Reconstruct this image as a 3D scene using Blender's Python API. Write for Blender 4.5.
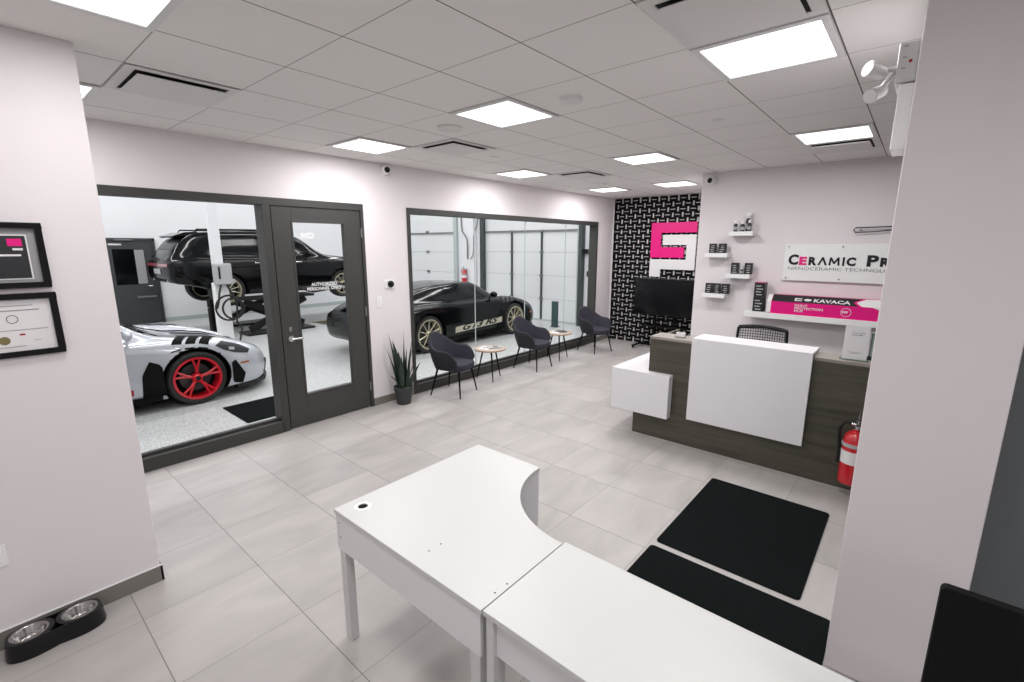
import bpy, bmesh, math, random
import numpy as np
from mathutils import Vector, Matrix
from mathutils.bvhtree import BVHTree
random.seed(4)
PI = math.pi
for o in list(bpy.data.objects): bpy.data.objects.remove(o)
S = bpy.context.scene
COL = S.collection

# ------------------------------------------------------------ camera
cam_d = bpy.data.cameras.new('camera'); cam = bpy.data.objects.new('camera', cam_d); COL.objects.link(cam)
cam_d.sensor_fit = 'HORIZONTAL'; cam_d.sensor_width = 36.0
cam_d.lens = 470.13 / 1024 * 36.0
cam_d.clip_start = 0.05; cam_d.clip_end = 100
yaw, pitch, roll = .7075, .1998, .0015
fwd = Vector((-math.sin(yaw)*math.cos(pitch), math.cos(yaw)*math.cos(pitch), -math.sin(pitch)))
rgt = Vector((math.cos(yaw), math.sin(yaw), 0)); up = rgt.cross(fwd)
r2 = math.cos(roll)*rgt + math.sin(roll)*up; u2 = -math.sin(roll)*rgt + math.cos(roll)*up
mm = Matrix((r2, u2, -fwd)).transposed().to_4x4(); mm.translation = (0, 0, 2.05)
cam.matrix_world = mm
S.camera = cam

# ------------------------------------------------------------ world, exposure
w = bpy.data.worlds.new('world'); S.world = w; w.use_nodes = True
w.node_tree.nodes['Background'].inputs[0].default_value = (.8, .85, .9, 1)
w.node_tree.nodes['Background'].inputs[1].default_value = .25
S.view_settings.view_transform = 'Standard'; S.view_settings.look = 'None'
S.view_settings.gamma = 1; S.view_settings.use_curve_mapping = False
S.view_settings.exposure = 0.0
PANEL_W = 22.5      # power of one ceiling panel
GAR_W = 43.0       # power of one garage fixture

def area(name, loc, sx, sy, power, color=(1, 1, 1), rot=(0, 0, 0)):
    l = bpy.data.lights.new(name, 'AREA'); l.shape = 'RECTANGLE'; l.size = sx; l.size_y = sy
    l.energy = power; l.color = color
    o = bpy.data.objects.new(name, l); COL.objects.link(o); o.location = loc; o.rotation_euler = rot
    return o
GX = [-15.0 + 2.2*i for i in range(5)]
for gx in (-13.9, -11.2, -8.4, -6.3):
    for gy in (-1.0, 2.2, 5.4, 8.6):
        area('garage_tube_light', (gx, gy, 4.75), .16, 2.4, GAR_W, (1, .985, .99))

# ------------------------------------------------------------ materials
MATS = {}
def mat(name, col, rough=.5, metal=0, coat=0, spec=.5, bump=0, bscale=200, emis=None, estr=0, noise=0, nscale=8):
    m = bpy.data.materials.new(name); m.use_nodes = True; nt = m.node_tree; b = nt.nodes['Principled BSDF']
    b.inputs['Base Color'].default_value = (*col, 1); b.inputs['Roughness'].default_value = rough
    b.inputs['Metallic'].default_value = metal; b.inputs['Coat Weight'].default_value = coat
    b.inputs['Coat Roughness'].default_value = .03
    b.inputs['Specular IOR Level'].default_value = spec
    tc = nt.nodes.new('ShaderNodeTexCoord')
    if noise:
        n = nt.nodes.new('ShaderNodeTexNoise'); n.inputs['Scale'].default_value = nscale; n.inputs['Detail'].default_value = 6
        nt.links.new(tc.outputs['Object'], n.inputs['Vector'])
        r = nt.nodes.new('ShaderNodeMapRange'); r.inputs[3].default_value = 1-noise; r.inputs[4].default_value = 1+noise
        nt.links.new(n.outputs['Fac'], r.inputs[0])
        mx = nt.nodes.new('ShaderNodeVectorMath'); mx.operation = 'SCALE'; mx.inputs[0].default_value = col
        nt.links.new(r.outputs[0], mx.inputs['Scale']); nt.links.new(mx.outputs[0], b.inputs['Base Color'])
    if bump:
        n = nt.nodes.new('ShaderNodeTexNoise'); n.inputs['Scale'].default_value = bscale; n.inputs['Detail'].default_value = 3
        nt.links.new(tc.outputs['Object'], n.inputs['Vector'])
        bp = nt.nodes.new('ShaderNodeBump'); bp.inputs['Strength'].default_value = bump; bp.inputs['Distance'].default_value = .003
        nt.links.new(n.outputs['Fac'], bp.inputs['Height']); nt.links.new(bp.outputs['Normal'], b.inputs['Normal'])
    if emis:
        b.inputs['Emission Color'].default_value = (*emis, 1); b.inputs['Emission Strength'].default_value = estr
    MATS[name] = m
    return m
def M_(n): return MATS[n]

mat('wall_paint', (.77, .722, .74), .75, bump=.15, bscale=300, noise=.015, nscale=2)
mat('dark_wall_grey', (.19, .21, .22), .7, bump=.1)  # even dark grey for the wall right of the stub
mat('garage_paint', (.80, .81, .83), .6, noise=.02)
mat('white_lam', (.60, .60, .595), .4)
mat('white_panel', (.74, .73, .75), .4)
mat('white_plastic', (.84, .84, .84), .4)
mat('light_frame', (.72, .72, .72), .4)
mat('vent_white', (.72, .71, .70), .5)
mat('vent_dark', (.015, .015, .016), .8)
mat('frame_grey', (.038, .038, .036), .5, noise=.1, nscale=3)
mat('door_grey', (.043, .042, .040), .5)
mat('garage_door_grey', (.040, .043, .046), .45)
mat('base_grey', (.19, .18, .16), .5)
mat('steel', (.62, .62, .60), .25, metal=1)
mat('steel_dull', (.24, .25, .25), .5, metal=.6)
mat('brushed', (.38, .37, .36), .22, metal=1)
mat('black_plastic', (.008, .008, .009), .4, spec=.35)
mat('black_gloss', (.005, .005, .006), .15, spec=.35)
mat('black_matte', (.005, .005, .005), .7, spec=.12)
mat('rubber', (.012, .012, .012), .65)
mat('mat_carpet', (.007, .009, .009), 1, spec=.05, bump=.8, bscale=500, noise=.35, nscale=60)
mat('fabric', (.026, .024, .038), .9, bump=.6, bscale=700, noise=.15, nscale=300)
mat('fabric_back', (.015, .016, .020), .9, bump=.6, bscale=700, noise=.15, nscale=300)
mat('pink', (.78, .0, .21), .4)
mat('red_paint', (.55, .012, .02), .3, coat=.5)
mat('red_rim', (.62, .012, .025), .3, coat=.4)
mat('paper', (.78, .76, .77), .6)
mat('cert_black', (.02, .022, .026), .4)
mat('text_grey', (.30, .30, .31), .6)
mat('gold', (.20, .17, .07), .5)
mat('leaf', (.018, .034, .022), .5, noise=.6, nscale=30)
mat('lamp_grey', (.50, .48, .48), .4)
mat('pot', (.035, .04, .04), .6)
mat('soil', (.30, .28, .27), .9, bump=1, bscale=80)
mat('carpaint_black', (.002, .0025, .003), .12, spec=.3)
mat('carpaint_grey', (.47, .49, .53), .28, metal=.25, coat=1)
mat('car_glass', (.003, .004, .005), .1, spec=.25)
mat('headlamp', (.015, .017, .02), .3, spec=.3)
mat('bright', (.8, .8, .8), .25)
mat('tail_red', (.35, .0, .02), .2, coat=1)
mat('orange', (.35, .09, .01), .3)
mat('rim_gold', (.50, .46, .34), .3, metal=.5)
mat('rim_dark', (.08, .08, .085), .3, metal=.6)
mat('stripe', (.47, .45, .36), .5)
mat('yellow_line', (.62, .60, .30), .6)
mat('pit', (.11, .10, .06), .7)
mat('teal', (.045, .085, .085), .5)
mat('rail_dark', (.05, .06, .062), .5)
mat('rail_light', (.45, .50, .50), .5)
mat('box_grey', (.42, .43, .43), .5)
mat('dark_box', (.012, .012, .014), .4)
mat('label_grey', (.40, .40, .41), .5)
mat('table_rim', (.36, .23, .15), .5)
mat('seal_grey', (.12, .12, .12), .6)

def glass_mat(name, tint=(1, 1, 1), *_):
    # thin low-reflection pane glass: lets light through with a slight tint
    m = bpy.data.materials.new(name); m.use_nodes = True; nt = m.node_tree; nt.nodes.clear()
    o = nt.nodes.new('ShaderNodeOutputMaterial'); t = nt.nodes.new('ShaderNodeBsdfTransparent'); t.inputs[0].default_value = (*tint, 1)
    nt.links.new(t.outputs[0], o.inputs[0]); MATS[name] = m
glass_mat('glass', (.985, .99, .988), .8)
glass_mat('glass_edge', (.75, .85, .82))

def nodes(name):
    m = bpy.data.materials.new(name); m.use_nodes = True; MATS[name] = m
    nt = m.node_tree; return nt, nt.nodes['Principled BSDF'], nt.nodes, nt.links
def math_n(nt, op, a=None, b=None, c=None):
    n = nt.nodes.new('ShaderNodeMath'); n.operation = op
    for i, v in enumerate((a, b, c)):
        if v is None: continue
        if isinstance(v, (int, float)): n.inputs[i].default_value = v
        else: nt.links.new(v, n.inputs[i])
    return n.outputs[0]
def grid_lines(nt, x0, px, y0, py, wid):
    """world-space grid: returns mask of lines, cell ids"""
    g = nt.nodes.new('ShaderNodeNewGeometry'); s = nt.nodes.new('ShaderNodeSeparateXYZ'); nt.links.new(g.outputs['Position'], s.inputs[0])
    out = []; ids = []
    for k, (o, p) in enumerate(((x0, px), (y0, py))):
        v = math_n(nt, 'DIVIDE', math_n(nt, 'SUBTRACT', s.outputs[k], o), p)
        fl = math_n(nt, 'FLOOR', v); fr = math_n(nt, 'SUBTRACT', v, fl); ids.append(fl)
        d = math_n(nt, 'MINIMUM', fr, math_n(nt, 'SUBTRACT', 1.0, fr))
        out.append(math_n(nt, 'LESS_THAN', d, wid[k]/p/2))
    return out, ids, g, s
# floor tiles
nt, b, N, L = nodes('floor_tile')
ln, ids, g, s = grid_lines(nt, -3.03, .612, .384, .6065, (.0045, .0045))
line = math_n(nt, 'MAXIMUM', math_n(nt, 'MULTIPLY', ln[0], .55), ln[1])
cid = N.new('ShaderNodeCombineXYZ'); L.new(ids[0], cid.inputs[0]); L.new(ids[1], cid.inputs[1])
wn = N.new('ShaderNodeTexWhiteNoise'); wn.noise_dimensions = '3D'; L.new(cid.outputs[0], wn.inputs['Vector'])
mp = N.new('ShaderNodeMapping'); mp.inputs['Scale'].default_value = (4.2, 1.3, 1); L.new(g.outputs['Position'], mp.inputs['Vector'])
ad = N.new('ShaderNodeVectorMath'); ad.operation = 'MULTIPLY_ADD'; ad.inputs[1].default_value = (13, 13, 13)
L.new(wn.outputs['Color'], ad.inputs[0]); L.new(mp.outputs[0], ad.inputs[2])
ns = N.new('ShaderNodeTexNoise'); ns.inputs['Scale'].default_value = 1.0; ns.inputs['Detail'].default_value = 6; ns.inputs['Distortion'].default_value = .8
L.new(ad.outputs[0], ns.inputs['Vector'])
cr = N.new('ShaderNodeValToRGB'); cr.color_ramp.elements[0].position = .3; cr.color_ramp.elements[0].color = (.365, .343, .333, 1)
cr.color_ramp.elements[1].position = .72; cr.color_ramp.elements[1].color = (.455, .428, .415, 1); L.new(ns.outputs['Fac'], cr.inputs[0])
tv = N.new('ShaderNodeVectorMath'); tv.operation = 'SCALE'; L.new(cr.outputs[0], tv.inputs[0])
L.new(math_n(nt, 'MULTIPLY_ADD', wn.outputs['Value'], .08, .96), tv.inputs['Scale'])
mx = N.new('ShaderNodeMix'); mx.data_type = 'RGBA'; L.new(line, mx.inputs['Factor']); L.new(tv.outputs[0], mx.inputs['A']); mx.inputs['B'].default_value = (.15, .14, .135, 1)
L.new(mx.outputs['Result'], b.inputs['Base Color']); b.inputs['Roughness'].default_value = .42
# ceiling tiles
nt, b, N, L = nodes('ceiling_tile')
ln, ids, g, s = grid_lines(nt, -1.04, .61, 2.60, .61, (.007, .007))
line = math_n(nt, 'MAXIMUM', ln[0], math_n(nt, 'MULTIPLY', ln[1], .6))
ns = N.new('ShaderNodeTexNoise'); ns.inputs['Scale'].default_value = 130; ns.inputs['Detail'].default_value = 2; L.new(g.outputs['Position'], ns.inputs['Vector'])
v = N.new('ShaderNodeVectorMath'); v.operation = 'SCALE'; v.inputs[0].default_value = (.82, .81, .79); L.new(math_n(nt, 'MULTIPLY_ADD', ns.outputs['Fac'], .10, .95), v.inputs['Scale'])
mx = N.new('ShaderNodeMix'); mx.data_type = 'RGBA'; L.new(line, mx.inputs['Factor']); L.new(v.outputs[0], mx.inputs['A']); mx.inputs['B'].default_value = (.10, .095, .085, 1)
L.new(mx.outputs['Result'], b.inputs['Base Color']); b.inputs['Roughness'].default_value = .9
# garage epoxy flake floor
nt, b, N, L = nodes('garage_floor')
g = N.new('ShaderNodeNewGeometry')
vo = N.new('ShaderNodeTexVoronoi'); vo.inputs['Scale'].default_value = 110; L.new(g.outputs['Position'], vo.inputs['Vector'])
s = N.new('ShaderNodeSeparateColor'); L.new(vo.outputs['Color'], s.inputs[0])
cr = N.new('ShaderNodeValToRGB'); e = cr.color_ramp.elements; e[0].position = 0; e[0].color = (.30, .31, .31, 1); e[1].position = 1; e[1].color = (.70, .71, .71, 1)
x = e.new(.25); x.color = (.43, .44, .44, 1)
L.new(s.outputs[0], cr.inputs[0]); L.new(cr.outputs[0], b.inputs['Base Color']); b.inputs['Roughness'].default_value = .35
# desk wood (horizontal grain along X)
def wood(name, c0, c1, sc=(1.2, 1.2, 22), rough=.5):
    nt, b, N, L = nodes(name)
    tc = N.new('ShaderNodeTexCoord'); mp = N.new('ShaderNodeMapping'); mp.inputs['Scale'].default_value = sc; L.new(tc.outputs['Object'], mp.inputs['Vector'])
    ns = N.new('ShaderNodeTexNoise'); ns.inputs['Scale'].default_value = 1; ns.inputs['Detail'].default_value = 8; ns.inputs['Roughness'].default_value = .65; ns.inputs['Distortion'].default_value = .6
    L.new(mp.outputs[0], ns.inputs['Vector'])
    cr = N.new('ShaderNodeValToRGB'); cr.color_ramp.elements[0].position = .3; cr.color_ramp.elements[0].color = (*c0, 1)
    cr.color_ramp.elements[1].position = .7; cr.color_ramp.elements[1].color = (*c1, 1)
    L.new(ns.outputs['Fac'], cr.inputs[0]); L.new(cr.outputs[0], b.inputs['Base Color']); b.inputs['Roughness'].default_value = rough
wood('desk_wood', (.036, .033, .024), (.092, .082, .060))
wood('table_wood', (.30, .24, .19), (.50, .44, .38), (20, 4, 4))
# overhead door skin with fine ribs
nt, b, N, L = nodes('door_skin')
g = N.new('ShaderNodeNewGeometry'); s = N.new('ShaderNodeSeparateXYZ'); L.new(g.outputs['Position'], s.inputs[0])
sn = math_n(nt, 'SINE', math_n(nt, 'MULTIPLY', s.outputs[2], 62))
bp = N.new('ShaderNodeBump'); bp.inputs['Strength'].default_value = .15; bp.inputs['Distance'].default_value = .004; L.new(sn, bp.inputs['Height']); L.new(bp.outputs[0], b.inputs['Normal'])
b.inputs['Base Color'].default_value = (.74, .76, .77, 1); b.inputs['Roughness'].default_value = .5

# ------------------------------------------------------------ mesh builder
class MB:
    def __init__(s): s.v = []; s.f = []; s.mi = []; s.cur = 0
    def add(s, vs, fs):
        o = len(s.v); s.v += [tuple(v) for v in vs]
        for f in fs: s.f.append(tuple(i+o for i in f)); s.mi.append(s.cur)
        return s
    def box(s, x0, x1, y0, y1, z0, z1):
        if x0 > x1: x0, x1 = x1, x0
        if y0 > y1: y0, y1 = y1, y0
        if z0 > z1: z0, z1 = z1, z0
        vs = [(x, y, z) for z in (z0, z1) for y in (y0, y1) for x in (x0, x1)]
        return s.add(vs, [(0, 2, 3, 1), (4, 5, 7, 6), (0, 1, 5, 4), (2, 6, 7, 3), (0, 4, 6, 2), (1, 3, 7, 5)])
    def obox(s, c, half, M):
        c = Vector(c); vs = []
        for z in (-1, 1):
            for y in (-1, 1):
                for x in (-1, 1): vs.append(c + M @ Vector((x*half[0], y*half[1], z*half[2])))
        return s.add(vs, [(0, 2, 3, 1), (4, 5, 7, 6), (0, 1, 5, 4), (2, 6, 7, 3), (0, 4, 6, 2), (1, 3, 7, 5)])
    def bar(s, p0, p1, wd, th):
        p0 = Vector(p0); p1 = Vector(p1); d = (p1-p0); ln = d.length; d.normalize()
        a = Vector((0, 0, 1)) if abs(d.z) < .9 else Vector((0, 1, 0))
        x = d.cross(a).normalized(); z = x.cross(d)
        return s.obox((p0+p1)/2, (wd/2, ln/2, th/2), Matrix((x, d, z)).transposed())
    def tube(s, pts, r, n=10, caps=True):
        pts = [Vector(p) for p in pts]; rs = r if isinstance(r, (list, tuple)) else [r]*len(pts)
        vs = []; fs = []; t0 = (pts[1]-pts[0]).normalized()
        a = Vector((0, 0, 1)) if abs(t0.z) < .9 else Vector((1, 0, 0)); x = t0.cross(a).normalized()
        for i, p in enumerate(pts):
            t = (pts[min(i+1, len(pts)-1)]-pts[max(i-1, 0)]).normalized()
            x = (x - t*x.dot(t)).normalized(); y = t.cross(x)
            for k in range(n):
                an = 2*PI*k/n; vs.append(p + (x*math.cos(an)+y*math.sin(an))*rs[i])
        for i in range(len(pts)-1):
            for k in range(n):
                fs.append((i*n+k, i*n+(k+1) % n, (i+1)*n+(k+1) % n, (i+1)*n+k))
        if caps: fs.append(tuple(range(n-1, -1, -1))); fs.append(tuple((len(pts)-1)*n+k for k in range(n)))
        return s.add(vs, fs)
    def lathe(s, prof, c=(0, 0, 0), axis='Z', n=32, closed=False):
        vs = []; fs = []; m = len(prof)
        for k in range(n):
            an = 2*PI*k/n; ca, sa = math.cos(an), math.sin(an)
            for r, h in prof:
                if axis == 'Z': p = (r*ca, r*sa, h)
                elif axis == 'X': p = (h, r*ca, r*sa)
                else: p = (r*sa, h, r*ca)
                vs.append((p[0]+c[0], p[1]+c[1], p[2]+c[2]))
        for k in range(n):
            k2 = (k+1) % n
            for j in range(m-1 + (1 if closed else 0)):
                j2 = (j+1) % m; fs.append((k*m+j, k2*m+j, k2*m+j2, k*m+j2))
        return s.add(vs, fs)
    def prism(s, poly, axis, a, b):
        n = len(poly); vs = []
        for h in (a, b):
            for p, q in poly: vs.append({'X': (h, p, q), 'Y': (p, h, q), 'Z': (p, q, h)}[axis])
        return s.add(vs, [tuple(range(n-1, -1, -1)), tuple(range(n, 2*n))] + [(i, (i+1) % n, n+(i+1) % n, n+i) for i in range(n)])
    def build(s, name, m, parent=None, bevel=0, smooth=False, sharp=40, loc=None, seg=2):
        me = bpy.data.meshes.new(name); me.from_pydata(s.v, [], s.f)
        ms = m if isinstance(m, (list, tuple)) else [m]
        for q in ms: me.materials.append(MATS[q])
        for p, i in zip(me.polygons, s.mi): p.material_index = i
        bm = bmesh.new(); bm.from_mesh(me); bmesh.ops.remove_doubles(bm, verts=bm.verts, dist=1e-6)
        bmesh.ops.recalc_face_normals(bm, faces=bm.faces); bm.to_mesh(me); bm.free()
        if smooth:
            me.polygons.foreach_set('use_smooth', [True]*len(me.polygons)); me.set_sharp_from_angle(angle=math.radians(sharp))
        o = bpy.data.objects.new(name, me); COL.objects.link(o)
        if parent: o.parent = parent
        if loc: o.location = loc
        if bevel:
            bv = o.modifiers.new('bevel', 'BEVEL'); bv.width = bevel; bv.segments = seg; bv.limit_method = 'ANGLE'; bv.angle_limit = math.radians(40)
        return o
def tag(o, label, cat=None, group=None):
    o['label'] = label
    if cat: o['category'] = cat
    if group: o['group'] = group
    return o
def thing(name, label, cat, loc=(0, 0, 0), rz=0, group=None):
    o = bpy.data.objects.new(name, None); COL.objects.link(o); o.empty_display_size = .1
    o.location = loc; o.rotation_euler = (0, 0, rz)
    return tag(o, label, cat, group)
def struct(o): o['kind'] = 'structure'; return o
def copy_tree(o, parent=None):
    c = o.copy(); COL.objects.link(c)
    if parent: c.parent = parent
    for ch in list(o.children): copy_tree(ch, c)
    return c
def text_mesh(txt, size, depth=.001, offset=0, shear=0, sx=1, spacing=1.0, align='LEFT'):
    """returns list of verts (x,y,z) & faces in text plane"""
    cu = bpy.data.curves.new('t', 'FONT'); cu.body = txt; cu.size = size; cu.extrude = depth; cu.offset = offset; cu.shear = shear
    cu.space_character = spacing; cu.align_x = align; cu.resolution_u = 3
    o = bpy.data.objects.new('t', cu); COL.objects.link(o); bpy.context.view_layer.update()
    me = bpy.data.meshes.new_from_object(o.evaluated_get(bpy.context.evaluated_depsgraph_get()))
    vs = [(v.co.x*sx, v.co.y, v.co.z) for v in me.vertices]; fs = [tuple(p.vertices) for p in me.polygons]
    bpy.data.objects.remove(o); bpy.data.curves.remove(cu); bpy.data.meshes.remove(me)
    return vs, fs
def text(name, txt, size, m, parent, org, ux, uy, depth=.001, **k):
    vs, fs = text_mesh(txt, size, depth, **k); ux = Vector(ux); uy = Vector(uy); un = ux.cross(uy); og = Vector(org)
    mb = MB(); mb.add([og+ux*a+uy*b_+un*c for a, b_, c in vs], fs)
    return mb.build(name, m, parent)
def width_of(vs): return max(v[0] for v in vs)-min(v[0] for v in vs)

# ============================================================ ROOM SHELL
W = -5.165; ZC = 3.04; YT = 9.4; YS = 6.98; T = .16
struct(MB().box(W-T, 4.2, -3.4, YT+.2, -.1, 0).build('floor', 'floor_tile'))
struct(MB().box(W-T, 4.2, -3.4, YT+.2, ZC, ZC+.1).build('ceiling', 'ceiling_tile'))
# window wall with openings: window_1+door (y -1.2..3.27), window_2 (3.915..8.76)
WA0, WA1, WB0, WB1, HZ = -1.3, 3.275, 3.915, 8.78, 2.535
m_ = MB()
m_.box(W-T, W, -3.4, WA0, 0, ZC); m_.box(W-T, W, WA1, WB0, 0, ZC); m_.box(W-T, W, WB1, YT+.2, 0, ZC); m_.box(W-T, W, WA0, WA1, HZ, ZC); m_.box(W-T, W, WB0, WB1, HZ, ZC)
struct(m_.build('wall_left', 'wall_paint'))
struct(MB().box(W, -2.3, YT, YT+.15, 0, ZC).build('wall_far', 'wall_paint'))
struct(MB().box(-2.462, 4.2, YS, YS+.15, 0, ZC).build('wall_back', 'wall_paint'))
struct(MB().box(-2.462, -2.3, YS+.15, YT, 0, ZC).build('wall_niche_side', 'wall_paint'))
struct(MB().box(4.05, 4.2, -3.4, YS, 0, ZC).build('wall_right', 'wall_paint'))
struct(MB().box(W, 4.2, -3.4, -3.25, 0, ZC).build('wall_behind', 'wall_paint'))
struct(MB().box(-3.49, -3.345, -3.25, .545, 0, ZC).build('wall_partition', 'wall_paint', bevel=.004))
struct(MB().box(-.104, .333, 2.52, 3.35, 0, ZC).build('wall_stub', 'wall_paint', bevel=.004))
struct(MB().box(.333, 4.05, 3.2, 3.35, 0, ZC).build('wall_dark', 'dark_wall_grey'))
# baseboards
bz = .10
m_ = MB(); m_.box(-3.345, -3.334, -3.25, .556, 0, bz); m_.box(-3.50, -3.334, .545, .556, 0, bz)
struct(m_.build('baseboard_partition', 'base_grey'))
struct(MB().box(-3.345, -3.335, -3.25, .555, bz, bz+.004).build('trim_1', 'light_frame'))
m_ = MB(); m_.box(W, W+.012, WA1+.003, WB0-.003, 0, bz); m_.box(W, W+.012, WB1+.003, YT, 0, bz)
struct(m_.build('baseboard_left', 'base_grey'))
struct(MB().box(-2.45, 3.9, YS-.012, YS, 0, bz).build('baseboard_back', 'base_grey'))

# ---- windows and door in the left wall
FD0, FD1 = W-T-.01, W+.012     # frame depth
def frame_obj(name, segs, parent=None, m='frame_grey'):
    q = MB()
    for s_ in segs: q.box(*s_)
    return q.build(name, m, parent, bevel=.003)
w1 = struct(frame_obj('window_1', [(FD0, FD1, WA0, WA1, HZ-.075, HZ), (FD0, FD1, WA0, 2.12, 0, .13), (FD0, FD1, 2.105, 2.185, .0, HZ-.075), (FD0, FD1, 3.235, WA1, 0, HZ-.075), (FD0, FD1, WA0, WA0+.06, .13, HZ-.075), (W-.10, W-.05, WA0, 2.12, .13, .16)]))
pn = MB().box(W-.09, W-.078, WA0+.06, 2.105, .16, HZ-.075).build('pane', 'glass', w1)
w2 = struct(frame_obj('window_2', [(FD0, FD1, WB0, WB1, HZ-.07, HZ), (FD0, FD1, WB0, WB1, 0, .13), (FD0, FD1, WB0, WB0+.055, .13, HZ-.07), (FD0, FD1, WB1-.055, WB1, .13, HZ-.07), (W-.10, W-.05, WB0, WB1, .13, .16)]))
ys = [WB0+.055, 5.24, 6.48, 7.72, WB1-.055]
for a, b_ in zip(ys, ys[1:]):
    MB().box(W-.09, W-.078, a+.003, b_-.003, .16, HZ-.07).build('pane', 'glass', w2)
for y in ys[1:-1]:
    MB().box(W-.092, W-.076, y-.0025, y+.0025, .16, HZ-.07).build('glass_joint', 'rail_light', w2)
# door_1
DY0, DY1, DZ1 = 2.20, 3.232, 2.455
q = MB(); dx0, dx1 = W-.055, W-.005
q.box(dx0, dx1, DY0, 2.41, .012, DZ1); q.box(dx0, dx1, 3.015, DY1, .012, DZ1); q.box(dx0, dx1, 2.41, 3.015, .012, .37); q.box(dx0, dx1, 2.41, 3.015, 2.30, DZ1)
d1 = struct(q.build('door_1', 'door_grey', bevel=.002))
q = MB()
for a in ((2.395, 2.415, .355, 2.315), (3.01, 3.03, .355, 2.315), (2.415, 3.01, .355, .375), (2.415, 3.01, 2.295, 2.315)): q.box(dx0-.006, dx1+.006, *a)
q.build('glazing_bead', 'door_grey', d1, bevel=.002)
MB().box(W-.035, W-.025, 2.414, 3.012, .374, 2.297).build('pane', 'glass', d1)
q = MB(); q.lathe([(0, W-.005), (.034, W-.005), (.034, W+.008), (.012, W+.012), (.012, W+.05), (0, W+.05)], (0, 2.29, 1.04), 'X', 24)
q.tube([(W+.045, 2.285, 1.04), (W+.05, 2.32, 1.04), (W+.05, 2.41, 1.037)], [.012, .012, .009], 12)
q.build('door_handle', 'steel', d1, smooth=True)
MB().box(W-.01, W+.001, 2.275, 2.305, 1.12, 1.17).build('lock_plate', 'steel', d1, bevel=.004)
for hz in (.28, 1.25, 2.2):
    MB().tube([(W+.006, 3.235, hz-.055), (W+.006, 3.235, hz+.055)], .010, 10).build('hinge', 'steel_dull', d1, smooth=True)
for txt, z in (('AUTHORIZED', 1.60), ('PERSONNEL ONLY', 1.55)):
    vs, fs = text_mesh(txt, .050, .0003, .001); wd = width_of(vs)
    text('door_lettering', txt, .050, 'white_plastic', d1, (W-.022, 2.735-wd/2, z), (0, 1, 0), (0, 0, 1), .0003, offset=.001)
text('door_logo', 'RO', .085, 'white_plastic', d1, (W-.022, 2.50, 2.13), (0, 1, 0), (0, 0, 1), .0003, offset=.003, sx=1.3)

# ============================================================ GARAGE SHELL
GZ = 5.2; GXW = -15.5; GY1 = 10.45; GY0 = -4
struct(MB().box(GXW-.2, W-T, GY0, GY1+.3, -.1, -.001).build('floor_garage', 'garage_floor'))
struct(MB().box(GXW-.2, W-T, GY0, GY1+.3, GZ, GZ+.1).build('ceiling_garage', 'garage_paint'))
struct(MB().box(GXW-.2, GXW, GY0, GY1+.3, 0, GZ).build('wall_garage_side', 'garage_paint'))
struct(MB().box(GXW, W-T, GY0-.2, GY0, 0, GZ).build('wall_garage_near', 'garage_paint'))
struct(MB().box(W-T-.05, W-T-.012, GY0, WA0, 0, GZ).box(W-T-.05, W-T-.012, WA0, WA1, HZ+.01, GZ).box(W-T-.05, W-T-.012, WA1+.01, WB0-.01, 0, GZ).box(W-T-.05, W-T-.012, WB0-.01, WB1+.01, HZ+.01, GZ).box(W-T-.05, W-T-.012, WB1+.01, GY1, 0, GZ).build('wall_garage_lobby', 'garage_paint'))
# end wall with two overhead doors
D1x0, D1x1, D2x0, D2x1, DH = -14.6, -11.30, -10.05, -6.66, 3.6
struct(MB().box(GXW, D1x0, GY1, GY1+.2, 0, GZ).box(D1x1, D2x0, GY1, GY1+.2, 0, GZ).box(D2x1, W-T, GY1, GY1+.2, 0, GZ).box(D1x0, D1x1, GY1, GY1+.2, DH, GZ).box(D2x0, D2x1, GY1, GY1+.2, DH, GZ).build('wall_garage_end', 'garage_paint'))
struct(MB().box(GXW, GXW+.012, GY0, 2.3, 0, .11).box(GXW, GXW+.012, 3.5, GY1, 0, .11).build('baseboard_garage', 'rail_light'))
struct(MB().box(D1x1+.02, D2x0-.02, GY1-.012, GY1, 0, .12).build('trim_2', 'rail_light'))
def overhead(n, x0, x1, stiles, joints):
    q = MB()
    js = [0.03]+joints+[DH]
    for a, b_ in zip(js, js[1:]): q.box(x0+.01, x1-.01, GY1+.02, GY1+.07, a+.004, b_-.004)
    d = struct(q.build(n, 'door_skin'))
    for x_ in stiles:
        MB().box(x_-.028, x_+.028, GY1-.01, GY1+.02, .03, 2.46).build('stile', 'rail_dark', d)
        q = MB()
        for z in joints: q.box(x_-.05, x_+.05, GY1-.03, GY1+.02, z-.03, z+.03)
        q.build('hinge', 'steel_dull', d)
    MB().box(x0, x1, GY1-.01, GY1+.02, .0, .045).build('bottom_seal', 'rail_light', d)
    MB().box(x0, x1, GY1-.02, GY1+.02, 2.43, 2.475).build('strut', 'steel_dull', d)
    return d
od1 = overhead('door_2', D1x0, D1x1, [], [.6, 1.2, 1.85, 2.45, 3.05])
q = MB()
for z in (1.2, 1.85, 2.5): q.box(-12.75, -12.62, GY1-.02, GY1+.02, z-.035, z+.035)
q.build('centre_hinge', 'steel_dull', od1)
od2 = overhead('door_3', D2x0, D2x1, [-8.95, -7.88], [.62, 1.25, 1.88, 2.45, 3.05])
for n_, (x_, wd, mt) in enumerate(((D1x1+.06, .14, 'rail_light'), (D2x0-.02, .15, 'rail_dark'), (D2x1+.03, .10, 'rail_light'))):
    struct(MB().box(x_-wd/2, x_+wd/2, GY1-.09, GY1-.001, 0, 3.5).build('trim_%d' % (n_+3), mt))
struct(MB().box(-6.60, -6.50, GY1-.16, GY1-.001, 0, 3.5).build('trim_6', 'rail_dark'))
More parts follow.
